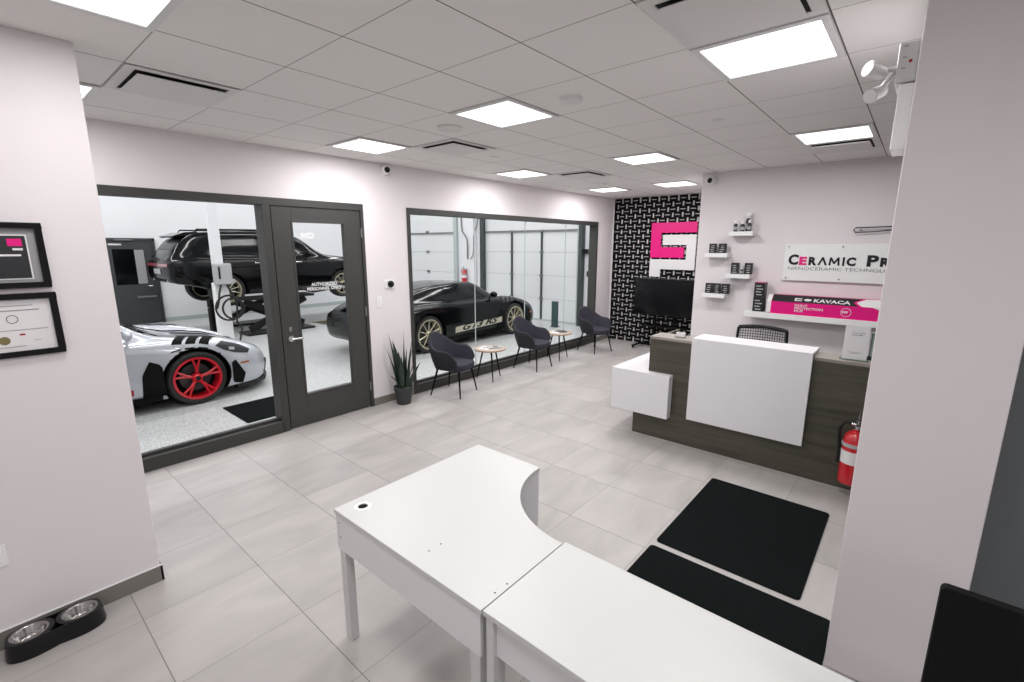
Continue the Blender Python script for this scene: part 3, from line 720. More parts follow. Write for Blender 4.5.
MB().lathe([(0, .0008), (.024, .0008), (.024, .0002), (0, .0002)], (-1.995-ox, 1.165-oy, DZ), n=28).build('grommet_hole', 'black_matte', t)
q = MB()
for x_, y_ in ((-1.462, 1.155), (-1.46, 1.221), (-1.073, 1.156), (-1.07, 1.223)): q.lathe([(0, .0006), (.004, .0006), (.004, 0), (0, 0)], (x_-ox, y_-oy, DZ), n=10)
for x_, z_ in ((-2.05, .60), (-2.05, .68)): q.lathe([(0, -.0007), (.004, -.0007), (.004, 0), (0, 0)], (x_-ox, 1.062-oy, z_), 'Y', 10)
q.build('screw_holes', 'black_matte', t)
# ---- second desk
t = thing('straight_desk', 'white straight desk joined to the right of the corner desk', 'desk', (-.3, 1.33, 0)); ox, oy = -.3, 1.33
MB().box(-1.047-ox, .75-ox, 1.062-oy, 1.597-oy, DZ-.022, DZ).build('desktop', 'white_lam', t, bevel=.002)
MB().box(-1.0-ox, .70-ox, 1.085-oy, 1.10-oy, DZ-.185, DZ-.030).build('drawer_front', 'white_panel', t, bevel=.001)
MB().box(-.98-ox, .70-ox, 1.12-oy, 1.137-oy, DZ-.10, DZ-.022).build('apron', 'white_panel', t)
MB().box(-.98-ox, .70-ox, 1.55-oy, 1.567-oy, DZ-.19, DZ-.022).build('rear_apron', 'white_panel', t)
for lx in (-1.02, .715):
    for ly in (1.105, 1.555): MB().box(lx-.016-ox, lx+.020-ox, ly-.038-oy, ly+.028-oy, 0, DZ-.022).build('leg', 'white_lam', t, bevel=.003)
# ---- monitor
t = thing('monitor', 'black flat monitor standing on the white desk in the lower right corner', 'monitor', (.44, 1.32, DZ))
def rrect(x0, x1, z0, z1, r, n=6):
    out = []
    for cx, cz, a0 in ((x1-r, z0+r, -PI/2), (x1-r, z1-r, 0), (x0+r, z1-r, PI/2), (x0+r, z0+r, PI)):
        for k in range(n+1): out.append((cx+r*math.cos(a0+PI/2*k/n), cz+r*math.sin(a0+PI/2*k/n)))
    return out
MB().prism(rrect(-.31, .31, .20, .570, .012), 'Y', -.012, .012).build('housing', 'black_matte', t, bevel=.003)
MB().box(-.295, .295, .0122, .014, .215, .558).build('screen', 'black_gloss', t)
MB().box(-.03, .03, -.037, -.012, .012, .33).build('stand_neck', 'black_matte', t, bevel=.004)
MB().box(-.13, .13, -.11, .09, 0, .012).build('stand_base', 'black_matte', t, bevel=.004)
# ---- floor mats
tag(MB().prism(rrect(-1.165, -.277, 2.93, 4.14, .03), 'Z', 0, .010).build('floor_mat', 'mat_carpet', bevel=.003), 'black entrance mat on the tiles nearest the reception desk', 'mat')
tag(MB().prism(rrect(-1.17, -.108, 1.72, 2.87, .03), 'Z', 0, .010).build('floor_mat', 'mat_carpet', bevel=.003), 'black entrance mat partly hidden by the white desk', 'mat')

# ---- reception desk
rd = thing('reception_desk', 'grey brown wood reception desk with white front panels', 'reception desk', (-1.1, 4.9, 0)); ox, oy = -1.1, 4.9
def rb(name, m, x0, x1, y0, y1, z0, z1, bev=.002, lab=None):
    o = MB().box(x0-ox, x1-ox, y0-oy, y1-oy, z0, z1).build(name, m, rd, bevel=bev)
    if lab: o['label'] = lab
    return o
wood('desk_top_wood', (.23, .205, .18), (.34, .305, .275), (1.2, 22, 1.2))
rb('plinth', 'desk_wood', -2.225, .9, 4.69, 5.0, 0, .33)
rb('front_panel', 'desk_wood', -2.075, .9, 4.70, 4.73, .33, 1.085)
rb('end_panel', 'desk_wood', -2.075, -2.045, 4.73, 5.45, .33, 1.085)
rb('counter_top', 'desk_top_wood', -2.078, .9, 4.697, 4.97, 1.085, 1.112)
rb('back_panel', 'desk_wood', -2.045, .9, 4.93, 4.96, .33, 1.085)
rb('worktop', 'desk_wood', -2.045, .9, 4.96, 5.55, .70, .73)
_o = MB().prism([(4.655-oy, .30), (4.690-oy, .30), (4.690-oy, 1.116), (4.985-oy, 1.116), (4.985-oy, 1.151), (4.655-oy, 1.151)], 'X', -1.622-ox, -.588-ox).build('white_front_panel', 'white_panel', rd, bevel=.003)
_o['label'] = 'white panel folded over the desk counter'
rb('white_display_box', 'white_panel', -2.46, -1.805, 4.605, 5.62, .262, .728, .004, 'white low box wrapped round the left corner')
# things on it
t = thing('card_holder', 'small clear card holder on the left end of the reception desk', 'card holder', (-1.80, 4.82, 1.112))
MB().box(-.05, .05, -.03, .03, 0, .012).box(-.05, .05, .012, .018, .012, .055).build('stand', 'brushed', t, bevel=.002)
MB().box(-.044, .044, -.012, .008, .012, .05).build('card_stack', 'paper', t)
t = thing('sign_card', 'white sign card in upright clear holder on the reception desk', 'sign', (-.315, 4.79, 1.112), math.radians(6))
MB().box(-.10, .10, -.03, .06, .001, .006).build('foot', 'glass_edge', t)
o = MB().box(-.085, .085, -.003, .003, .006, .285).build('card', 'paper', t)
q = MB(); q.box(-.04, .04, -.0042, -.0032, .21, .215); q.box(-.05, .05, -.0042, -.0032, .065, .068); q.box(-.035, .035, -.0042, -.0032, .055, .058); q.build('print', 'text_grey', t)
text('heading', 'Google', .03, 'text_grey', t, (-.035, -.0034, .222), (1, 0, 0), (0, 0, 1), .0003)
t = thing('brochure_holder', 'small clear acrylic holder behind the white sign card', 'brochure holder', (-.18, 4.86, 1.112), math.radians(-40))
MB().box(-.06, .06, -.02, .02, 0, .03).build('base', 'black_plastic', t, bevel=.003)
MB().box(-.055, .055, -.004, .004, .03, .23).build('acrylic_plate', 'glass_edge', t)
q = MB(); q.box(-.058, -.052, -.006, .006, .03, .23); q.box(.052, .058, -.006, .006, .03, .23); q.box(-.058, .058, -.006, .006, .228, .234); q.build('edge_frame', 'label_grey', t)

# ---- office chair behind desk
t = thing('office_chair', 'black mesh backed office chair behind the reception desk', 'chair', (-1.31, 6.05, 0))
q = MB(); pts = []
for k in range(13):
    x = -.26+.52*k/12; pts.append((x, .03-.06*(1-(x/.26)**2)*-1, 1.09+.02*(1-(x/.26)**2)))
q.tube(pts, .022, 8); q.tube([pts[0], (-.27, .03, .9), (-.24, .02, .62)], .016, 8); q.tube([pts[-1], (.27, .03, .9), (.24, .02, .62)], .016, 8); q.tube([(-.24, .02, .62), (0, .06, .60), (.24, .02, .62)], .018, 8)
q.build('back_frame', 'black_plastic', t, smooth=True)
q = MB()
for j in range(15):
    z = .64+.44*j/14
    q.tube([(-.255, .035, z), (-.13, .07, z), (0, .085, z), (.13, .07, z), (.255, .035, z)], .0045, 4)
for j in range(19):
    x = -.24+.48*j/18; yy = .085-.05*(x/.255)**2
    q.tube([(x, yy, .62), (x, yy, 1.10)], .004, 4)
q.build('mesh_back', 'rail_dark', t)
MB().lathe([(0, .44), (.22, .44), (.25, .46), (.25, .49), (.22, .52), (0, .525)], n=24).build('seat', 'black_matte', t, smooth=True)
MB().box(-.03, .03, .06, .10, .42, .72).build('back_support', 'black_plastic', t, bevel=.005)
MB().tube([(0, 0, .12), (0, 0, .44)], .03, 12).build('gas_lift', 'steel_dull', t, smooth=True)
for k in range(5):
    a = 2*PI*k/5+.3; MB().bar((0, 0, .11), (.28*math.cos(a), .28*math.sin(a), .075), .045, .03).build('foot', 'black_plastic', t, bevel=.004)
    MB().lathe([(0, -.02), (.028, -.02), (.03, 0), (.028, .02), (0, .02)], (.28*math.cos(a), .28*math.sin(a), .03), 'X', 16).build('castor', 'black_plastic', t, smooth=True)

# ---- armchairs
def armchair(label, loc, rz):
    t = thing('armchair', label, 'chair', loc, rz, 'dark upholstered armchairs along the long window')
    na = 45; A = 128; vs = []; fs = []; prof_n = 10
    for i in range(na+1):
        a = math.radians(-A+2*A*i/na); ca, sa = math.cos(a), math.sin(a); fa = abs(math.degrees(a))
        # distance of shell from centre, measured from the back (-x)
        back = .5+.5*math.cos(min(fa/78., 1)*PI)        # 1 at back, 0 at arms
        front = max(0, (fa-95)/33.)
        zt = .655+.205*back-.14*front**2.2
        zb = .375+.03*max(0, (fa-60)/68.)
        ex = 3.0
        rx, ry = .27, .285
        k = 1/((abs(ca)/rx)**ex+(abs(sa)/ry)**ex)**(1/ex)
        lean = .055*back+.02
        def P(h, off):
            f_ = (h-zb)/(zt-zb); kk = k+off-(.05*(1-f_)**2) + lean*f_*1.0
            return (-ca*kk, sa*kk, h)
        th = .048
        ring = [P(zb, 0), P(zb+(zt-zb)*.35, 0), P(zb+(zt-zb)*.7, 0), P(zt-.018, 0)]
        top = []
        for r_ in (.2, .5, .8):
            ang = PI*r_; x_ = -th/2+th/2*math.cos(ang); z_ = zt-.018+.020*math.sin(ang)
            p = P(zt-.018, x_); top.append((p[0], p[1], z_))
        ring += top + [P(zt-.018, -th), P(zb+(zt-zb)*.5, -th), P(zb+.02, -th)]
        vs += ring
    m = len(vs)//(na+1)
    for i in range(na):
        for j in range(m):
            fs.append((i*m+j, (i+1)*m+j, (i+1)*m+(j+1) % m, i*m+(j+1) % m))
    fs.append(tuple(range(m))); fs.append(tuple(na*m+k for k in range(m-1, -1, -1)))
    q = MB(); q.add(vs, fs)
    for i_, f_ in enumerate(q.f[:-2]): q.mi[i_] = 0 if (i_ % m) >= 6 else 1
    q.build('backrest', ['fabric', 'fabric_back'], t, smooth=True, sharp=60)
    # seat cushion: superellipse lathe
    vs = []; fs = []; n = 40
    for z, s_ in ((.365, .84), (.385, .93), (.43, .96), (.452, .93), (.462, .80), (.464, .0001)):
        for k in range(n):
            a = 2*PI*k/n; c_, s2 = math.cos(a), math.sin(a); kk = 1/((abs(c_)/.262)**3.4+(abs(s2)/.245)**3.4)**(1/3.4)
            vs.append((c_*kk*s_+.02, s2*kk*s_, z))
    for j in range(5):
        for k in range(n): fs.append((j*n+k, j*n+(k+1) % n, (j+1)*n+(k+1) % n, (j+1)*n+k))
    fs.append(tuple(range(n-1, -1, -1)))
    MB().add(vs, fs).build('seat', 'fabric', t, smooth=True)
    for sx in (-1, 1):
        for sy in (-1, 1):
            MB().tube([(sx*.17+.01, sy*.17, .37), (sx*.235, sy*.24, 0)], [.016, .009], 10).build('leg', 'black_matte', t, smooth=True)
    return t
ch0 = armchair('dark armchair nearest the potted snake plant', (-4.80, 4.35, 0), math.radians(17))
for lab, lc, rz in (('dark armchair between the two round side tables', (-4.83, 6.20, 0), 5), ('dark armchair nearest the black woven feature wall', (-4.70, 8.02, 0), -13)):
    c = copy_tree(ch0); c.location = lc; c.rotation_euler = (0, 0, math.radians(rz)); c['label'] = lab

# ---- side tables
def side_table(label, loc, rz):
    t = thing('side_table', label, 'side table', loc, rz, 'round side tables between the armchairs')
    MB().lathe([(0, .470), (.235, .470), (.245, .478), (.245, .492), (.236, .498), (0, .498)], n=40).build('tabletop', 'table_wood', t, smooth=True)
    MB().lathe([(.2455, .474), (.249, .478), (.249, .492), (.2455, .496)], n=40, closed=True).build('edge_band', 'table_rim', t, smooth=True)
    for k in range(3):
        a = 2*PI*k/3; c_, s_ = math.cos(a), math.sin(a)
        MB().tube([(.11*c_, .11*s_, .47), (.22*c_, .22*s_, 0)], [.014, .008], 10).build('leg', 'black_matte', t, smooth=True)
    return t
st = side_table('round wooden side table left, beside the chair nearest the plant', (-4.90, 5.20, 0), math.radians(-35))
c = copy_tree(st); c.location = (-4.88, 7.02, 0); c.rotation_euler = (0, 0, math.radians(-48)); c['label'] = 'round wooden side table right, before the farthest chair'
mags = [((-4.93, 5.14), 20, 'paper', 'white magazine lying on the left round side table'), ((-4.86, 5.26), -35, 'label_grey', 'grey covered magazine on the left round side table'),
        ((-4.90, 6.97), 15, 'paper', 'white magazine lying on the right round side table'), ((-4.86, 7.08), 60, 'dark_box', 'dark covered magazine on the right round side table')]
for i, ((x_, y_), a, m, lab) in enumerate(mags):
    t = tag(MB().box(-.075, .075, -.10, .10, 0, .006).build('magazine', m, loc=(x_, y_, .4985+(.0065 if i % 2 else 0))), lab, 'magazine'); t.rotation_euler = (0, 0, math.radians(a))
    MB().box(-.05, .05, -.02, .05, .006, .0066).build('cover_picture', 'seal_grey', t)

# ---- snake plant
t = thing('potted_snake_plant', 'potted snake plant with upright blades beside the glass door', 'plant', (-4.965, 3.60, 0))
MB().lathe([(0, 0), (.088, 0), (.092, .012), (.118, .19), (.126, .19), (.126, .235), (.116, .235), (.112, .205), (0, .205)], n=36).build('pot', 'pot', t, smooth=True)
MB().lathe([(0, .212), (.05, .218), (.112, .206), (.112, .20), (0, .20)], n=24).build('soil', 'soil', t, smooth=True)
rnd = random.Random(11)
blades = [(-.05, -.03, .93, -.10, -.06), (-.02, -.06, .80, -.06, -.14), (.02, -.02, .72, 0, -.05), (.0, .03, .78, .05, .02), (.03, .05, .95, .03, .10), (.05, .02, .88, .08, .10), (.04, -.05, .66, .04, -.02),
          (-.04, .05, .98, -.03, .05), (.0, .07, .60, .06, .12), (.03, -.07, .47, .10, -.22), (-.02, .0, .85, -.03, -.10), (.05, .06, .55, .09, .13)]
for bx_, by_, hh, lx, ly in blades:
    q = MB(); n = 9; vs = []; fs = []; tw0 = rnd.uniform(0, PI); 
    for i in range(n+1):
        f_ = i/n; wd_ = .033*(1-.15*abs(f_-.4))*(1-f_**4)+.0006; an = tw0+f_*.9; c_, s_ = math.cos(an), math.sin(an)
        cx = bx_+lx*f_**1.5; cy = by_+ly*f_**1.5; cz = .205+(hh-.205)*f_
        for k, (u_, v_) in enumerate(((-1, 0), (0, .22), (1, 0), (0, -.12))): vs.append((cx+(u_*c_-v_*s_)*wd_, cy+(u_*s_+v_*c_)*wd_, cz))
    for i in range(n):
        for k in range(4): fs.append((i*4+k, i*4+(k+1) % 4, (i+1)*4+(k+1) % 4, (i+1)*4+k))
    q.add(vs, fs); q.build('leaf', 'leaf', t, smooth=True)

# ---- pet feeder
t = thing('pet_feeder_stand', 'black double pet bowl stand on the floor against the partition wall', 'pet feeder', (-3.240, .060, 0))
t.scale = (.76, .80, 1.15)
outer = [];
for k in range(48):
    a = 2*PI*k/48; x_ = math.cos(a); y_ = math.sin(a); yy = .245*(abs(y_)**.6)*(1 if y_ > 0 else -1); wd_ = .125-.022*math.exp(-(yy/.07)**2)
    outer.append((wd_*(abs(x_)**.7)*(1 if x_ > 0 else -1), yy))
q = MB(); n = len(outer); vs = []
for z, s_ in ((0, 1.0), (.012, 1.02), (.07, .93), (.082, .89)): vs += [(x*s_, y*(s_*.5+.5), z) for x, y in outer]
fs = [(j*n+k, j*n+(k+1) % n, (j+1)*n+(k+1) % n, (j+1)*n+k) for j in range(3) for k in range(n)]
# top with two holes built as ring fans
inner = []
for k in range(n):
    x, y = vs[3*n+k][0], vs[3*n+k][1]; cy = .122 if y >= 0 else -.122
    d_ = Vector((x, y-cy)); d_ = d_.normalized()*.082 if d_.length > 1e-6 else Vector((.082, 0)); inner.append((d_.x, cy+d_.y, .082))
q.add(vs, fs); q.build('stand', 'black_gloss', t, smooth=True)
q = MB()
for cy in (-.122, .122):
    ring_o = []; ring_i = []
    for k in range(40):
        a = 2*PI*k/40; c_, s_ = math.cos(a), math.sin(a)
        ring_i.append((.086*c_, cy+.086*s_, .083))
        # outward to stand outline (clamped)
        r_ = .12; px, py = r_*c_, cy+r_*s_
        if cy > 0: py = max(0, py)
        else: py = min(0, py)
        lim = (.125-.022*math.exp(-(py/.07)**2))*.89*min(1, (max(0, 1-(abs(py)/.232)**3.3))**.3)
        px = max(-lim, min(lim, px)); py = max(-.232, min(.232, py)); ring_o.append((px, py, .082))
    vs = ring_o+ring_i; q.add(vs, [(k, (k+1) % 40, 40+(k+1) % 40, 40+k) for k in range(40)])
q.build('rim_plate', 'black_gloss', t)
for cy, lab in ((-.122, 'steel pet bowl left in the black stand, nearest the picture edge'), (.122, 'steel pet bowl right in the black stand, nearest the wall corner')):
    tag(MB().lathe([(0, .028), (.055, .028), (.066, .036), (.078, .082), (.084, .0865), (.094, .0865), (.095, .084), (.080, .081), (.068, .033), (.055, .024), (0, .024)], n=40).build('pet_bowl', 'brushed', loc=(-3.240, .060+cy*.8, .010), smooth=True), lab, 'bowl', 'steel bowls in the pet feeder').scale = (.76, .80, 1.0)

# ---- framed certificates on the partition
def certificate(label, y1, z0, z1, dark):
    y0 = y1-.42
    t = thing('picture_frame', label, 'picture frame', (-3.345, (y0+y1)/2, z0)); hw_ = (y1-y0)/2; h = z1-z0; f = .028
    q = MB(); q.box(0.002, .024, -hw_, hw_, 0, f); q.box(0.002, .024, -hw_, hw_, h-f, h); q.box(.002, .024, -hw_, -hw_+f, f, h-f); q.box(.002, .024, hw_-f, hw_, f, h-f)
    q.build('frame', 'black_gloss', t, bevel=.002)
    MB().box(.002, .008, -hw_+f, hw_-f, f, h-f).build('mount', 'text_grey' if dark else 'paper', t)
    if dark:
        o_ = MB().box(.009, .0105, -hw_+f+.03, hw_-f-.03, f+.015, h-f-.03).build('certificate_border', 'paper', t)
        MB().box(.011, .012, -hw_+f+.036, hw_-f-.036, f+.021, h-f-.036).build('certificate', 'cert_black', t)
        q = MB(); q.box(.0122, .0127, hw_-f-.10, hw_-f-.05, h-f-.085, h-f-.05); q.build('emblem', 'pink', t)
        q = MB(); q.box(.0122, .0127, hw_-f-.085, hw_-f-.05, h-f-.105, h-f-.095); q.box(.0122, .0127, hw_-f-.20, hw_-f-.06, .5*h-.003, .5*h+.006); q.build('print', 'paper', t)
    else:
        q = MB(); q.box(.0085, .009, hw_-.25, hw_-.09, h-.062, h-.058); q.box(.0085, .009, hw_-.26, hw_-.07, h-.085, h-.080); q.box(.0085, .009, hw_-.27, hw_-.05, h*.42, h*.42+.003)
        q.box(.0085, .009, hw_-.24, hw_-.14, .05, .053); q.box(.0085, .009, hw_-.11, hw_-.08, .075, .077); q.build('print', 'text_grey', t)
        MB().lathe([(.018, .0085), (.021, .0085), (.021, .009), (.018, .009)], (0, hw_-.17, h*.60), 'X', 24, closed=True).build('ring_emblem', 'seal_grey', t)
        MB().lathe([(0, .009), (.020, .009), (.020, .0085), (0, .0085)], (0, hw_-.21, .085), 'X', 24).build('seal', 'gold', t)
        MB().box(.0085, .009, hw_-.155, hw_-.135, .105, .113).build('stamp', 'tail_red', t)
    return t
certificate('black framed dark certificate with pink emblem, upper on the partition', .302, 1.842, 2.158, True)
certificate('black framed white certificate with gold seal, lower on the partition', .309, 1.506, 1.818, False)
t = thing('power_outlet', 'white power outlet cover at the left edge of the partition wall', 'outlet', (-3.345, -.085, .505))
MB().box(.0005, .006, -.035, .035, -.058, .058).build('cover_plate', 'white_plastic', t, bevel=.002); MB().box(.006, .008, -.018, .018, -.035, .035).build('socket', 'white_plastic', t, bevel=.001)

# ---- wall bits on window wall
t = thing('thermostat', 'round black dial on square white plate between door and long window', 'thermostat', (W, 3.60, 1.565))
MB().box(.0005, .012, -.075, .075, -.055, .055).build('back_plate', 'white_plastic', t, bevel=.004)
MB().lathe([(0, .012), (.042, .012), (.042, .032), (.036, .036), (0, .036)], (0, .01, 0), 'X', 32).build('dial', 'black_gloss', t, smooth=True)
t = thing('light_switch', 'white light switch below the round thermostat', 'switch', (W, 3.435, 1.345))
MB().box(.0005, .007, -.04, .04, -.07, .07).build('cover_plate', 'white_plastic', t, bevel=.003); MB().box(.007, .012, -.016, .016, -.033, .033).build('rocker', 'white_plastic', t, bevel=.002)
def seccam(label, loc, rz):
    t = thing('security_camera', label, 'security camera', loc, rz)
    MB().lathe([(0, 0), (.055, 0), (.055, .018), (.045, .028), (0, .028)], (0, 0, 0), 'X', 28).build('mount', 'white_plastic', t, smooth=True)
    q = MB(); q.lathe([(.001, .110), (.030, .108), (.046, .09), (.056, .065), (.052, .035), (.03, .015), (.001, .01)], (0, 0, 0), 'X', 28); q.build('housing', 'white_plastic', t, smooth=True)
    MB().lathe([(0, .118), (.022, .116), (.034, .106), (.036, .098), (0, .098)], (0, 0, 0), 'X', 24).build('lens', 'black_gloss', t, smooth=True)
    return t
seccam('white dome camera high on the window wall above the door', (W, 3.62, 2.955), math.radians(-20))
seccam('white dome camera high on the wall above the small shelves', (-2.31, YS, 2.93), math.radians(-100))

# ============================================================ CEILING FIXTURES
def ceil_light(label, x0, y0, dim=1.0):
    x1, y1 = x0+.61, y0+.61; cx, cy = (x0+x1)/2, (y0+y1)/2
    t = thing('ceiling_light', label, 'ceiling light', (cx, cy, ZC), 0, 'square light panels in the tiled ceiling'); z = -.001; f = .035; h = .30
    q = MB(); q.box(-h, h, -h, -h+f, z-.012, z); q.box(-h, h, h-f, h, z-.012, z); q.box(-h, -h+f, -h+f, h-f, z-.012, z); q.box(h-f, h, -h+f, h-f, z-.012, z)
    q.build('frame', 'light_frame', t, bevel=.002)
    MB().box(-h+f, h-f, -h+f, h-f, -.007, -.001).build('diffuser', 'panel_glow', t)
    area('panel_lamp', (cx, cy, ZC-.016), .53, .53, PANEL_W*dim, (1, .99, .985))
mat('panel_glow', (.9, .9, .9), .4, emis=(1, .995, .985), estr=2.2)
CL = [(-4.70, 2.60, 'square ceiling light above the glass door'), (-2.87, 2.60, 'square ceiling light in the middle of the ceiling'),
      (-4.70, 5.04, 'square ceiling light above the start of the long window'), (-2.87, 5.04, 'square ceiling light left of the small shelf wall corner'),
      (-4.70, 7.48, 'farthest left square ceiling light near the woven feature wall'), (-3.48, 7.48, 'square ceiling light just before the woven feature wall, right one'),
      (-1.04, 2.60, 'largest square ceiling light, beside the big air vent'), (-1.04, 5.04, 'square ceiling light above the reception shelves with vent behind'),
      (-2.87, .16, 'square ceiling light cut by the top left picture edge'), (-4.70, .16, 'square ceiling light half hidden behind the left partition')]
for x_, y_, lab in CL: ceil_light(lab, x_, y_, .55 if y_ < 1 else 1.0)
for x_, y_, lab_ in ((-1.04, -2.28, 'square ceiling light behind the viewpoint, middle of the rear row'), (1.40, -2.28, 'square ceiling light behind the viewpoint in the rear right corner'), (1.40, .16, 'square ceiling light to the right of the viewpoint'), (-1.04, .16, 'square ceiling light right above the viewpoint')):   # the panels over the rest of the room, behind the camera
    ceil_light(lab_, x_, y_, .85)
def vent(label, x0, y0, rz=0):
    t = thing('air_vent', label, 'air vent', (x0+.305, y0+.305, ZC), rz, 'square air diffusers in the tiled ceiling'); h = .30
    MB().box(-h+.02, h-.02, -h+.02, h-.02, -.002, -.0005).build('dark_throat', 'vent_dark', t)
    q = MB(); f = .055
    for a in ((-h, h, -h, -h+f), (-h, h, h-f, h), (-h, -h+f, -h+f, h-f), (h-f, h, -h+f, h-f)): q.box(*a, -.008, -.002)
    q.build('frame', 'vent_white', t, bevel=.003)
    MB().box(-.235, .235, -.235, .235, -.028, -.022).build('face_plate', 'vent_white', t, bevel=.003)
    q = MB()
    for sx in (-1, 1):
        for sy in (-1, 1): q.box(sx*.19-.01, sx*.19+.01, sy*.19-.01, sy*.19+.01, -.023, -.002)
    q.build('hanger', 'vent_dark', t)
    return t
vent('square air vent near the top left, by the left partition', -4.09, .77)
vent('square air vent left of the middle ceiling light', -4.09, 3.21)
vent('farthest square air vent, above the long window', -4.09, 5.65)
vent('large square air vent at the top edge beside the biggest light', -1.04, 1.99)
vent('square air vent just behind the light over the reception wall', -1.04, 5.65)
def disc(name, label, cat, x_, y_, r, h, m='vent_white'):
    tag(MB().lathe([(0, 0), (r, 0), (r, -h*.4), (r*.9, -h*.8), (r*.5, -h), (0, -h)], n=28).build(name, m, loc=(x_, y_, ZC), smooth=True), label, cat)
disc('ceiling_speaker', 'round white disc on the ceiling left of the middle light', 'ceiling device', -3.19, 2.91, .105, .03)
disc('smoke_detector', 'round white smoke detector on the ceiling right of the middle light', 'smoke detector', -1.955, 2.90, .08, .035)
disc('sprinkler_cover', 'small flat sprinkler cover between the big light and small shelves', 'sprinkler', -1.375, 4.143, .05, .006)
disc('sprinkler_cover', 'small flat sprinkler cover near the second left ceiling light', 'sprinkler', -3.83, 4.17, .045, .008)
disc('sprinkler_cover', 'small round device before the farthest left ceiling light', 'sprinkler', -4.0, 7.0, .05, .012)

# ============================================================ BACK WALL: shelves, products, sign
def shelf(label, x0, x1, zt, th=.055, dep=.18):
    t = thing('wall_shelf', label, 'shelf', ((x0+x1)/2, YS, zt), 0, 'small white floating shelves' if th < .07 and x1-x0 < 1 else None); h = (x1-x0)/2
    MB().box(-h, h, -dep, -.001, -th, 0).build('board', 'white_plastic', t, bevel=.002)
    MB().box(-h+.03, h-.03, -.008, -.0005, -th-.012, -th).build('wall_cleat', 'light_frame', t)
shelf('small white wall shelf, topmost of the four', -1.995, -1.70, 2.24)
shelf('small white wall shelf holding two separate black boxes', -2.29, -1.99, 1.955)
shelf('small white wall shelf holding two boxes and a tiny bottle', -1.99, -1.685, 1.68)
shelf('small white wall shelf, lowest of the four, with three boxes', -2.29, -1.98, 1.40)
t = thing('long_wall_shelf', 'long white wall shelf under the company sign', 'shelf', (-.72, YS, 1.205))
MB().box(-.97, .80, -.25, -.001, -.07, 0).build('board', 'white_plastic', t, bevel=.002); MB().box(-.9, .75, -.03, -.001, -.10, -.07).build('bracket', 'light_frame', t)
def pbox(label, x0, x1, z0, z1, group, y=6.89, d=.05, cap=None):
    t = thing('product_box', label, 'product box', ((x0+x1)/2, y, z0), 0, group); h = (x1-x0)/2; hz_ = z1-z0
    MB().box(-h, h, -d/2, d/2, 0, hz_).build('carton', 'dark_box', t, bevel=.0015)
    q = MB(); r_ = random.Random(hash(round(x0*100)) % 97)
    for k in range(4):
        z = hz_*(.12+.2*k); a = -h*r_.uniform(.2, .75); b_ = h*r_.uniform(.2, .75); q.box(a, b_, -d/2-.0006, -d/2-.0001, z, z+hz_*.07)
    q.build('front_print', 'label_grey', t)
    if cap: MB().box(-h, h, -d/2-.001, d/2+.001, hz_-.0005, hz_+.002).build('coloured_cap', cap, t)
    return t
pbox('black product box, left of the separate pair on the second shelf', -2.255, -2.165, 1.955, 2.085, 'boxed products on the small shelves')
pbox('black product box, right of the separate pair on the second shelf', -2.13, -2.035, 1.955, 2.085, 'boxed products on the small shelves')
pbox('black product box left of the tiny bottle on the third shelf', -1.945, -1.85, 1.68, 1.83, 'boxed products on the small shelves')
pbox('black product box right of the tiny bottle on the third shelf', -1.775, -1.68, 1.68, 1.83, 'boxed products on the small shelves')
pbox('leftmost black box of three on the lowest small shelf', -2.265, -2.17, 1.40, 1.54, 'boxed products on the small shelves')
pbox('middle black box of three on the lowest small shelf', -2.155, -2.065, 1.40, 1.54, 'boxed products on the small shelves')
pbox('rightmost black box of three on the lowest small shelf', -2.045, -1.945, 1.40, 1.54, 'boxed products on the small shelves')
pbox('lower black box of the stack on the long shelf', -1.612, -1.485, 1.205, 1.395, 'stacked black boxes on the long shelf', 6.86, .12)
pbox('upper black box with pink lid on the long shelf stack', -1.612, -1.485, 1.396, 1.583, 'stacked black boxes on the long shelf', 6.86, .12, 'pink')
def bottle(label, x, z, h, r=.024, spray=False, y=6.89):
    t = thing('spray_bottle' if spray else 'product_bottle', label, 'bottle', (x, y, z), 0, 'bottles on the small shelves')
    hb = h*.72
    MB().lathe([(0, 0), (r, 0), (r, hb*.85), (r*.55, hb), (0, hb)], n=20).build('bottle_body', 'dark_box', t, smooth=True)
    MB().lathe([(r*1.01, hb*.2), (r*1.02, hb*.2), (r*1.02, hb*.6), (r*1.01, hb*.6)], n=20).build('label_wrap', 'label_grey', t, smooth=True)
    if spray:
        q = MB(); q.box(-.016, .016, -.016, .016, hb, hb+.03); q.box(-.035, .035, -.014, .014, hb+.03, h); q.bar((.0, -.02, hb+.03), (-.008, -.035, hb), .012, .006); q.build('trigger_head', 'white_plastic', t, bevel=.003)
    else: MB().lathe([(0, hb), (r*.7, hb), (r*.7, h), (0, h)], n=16).build('cap', 'white_plastic', t, smooth=True)
bottle('dark bottle standing alone at the left of the top shelf', -1.94, 2.24, .15)
bottle('dark bottle in the middle of the top shelf, left of the sprayer', -1.85, 2.24, .14)
bottle('white headed spray bottle on the top shelf', -1.80, 2.24, .24, .027, True, 6.93)
bottle('dark bottle at the right end of the top shelf', -1.76, 2.24, .15, y=6.86)
bottle('tiny bottle between two black boxes on the third shelf', -1.812, 1.68, .09, .018)
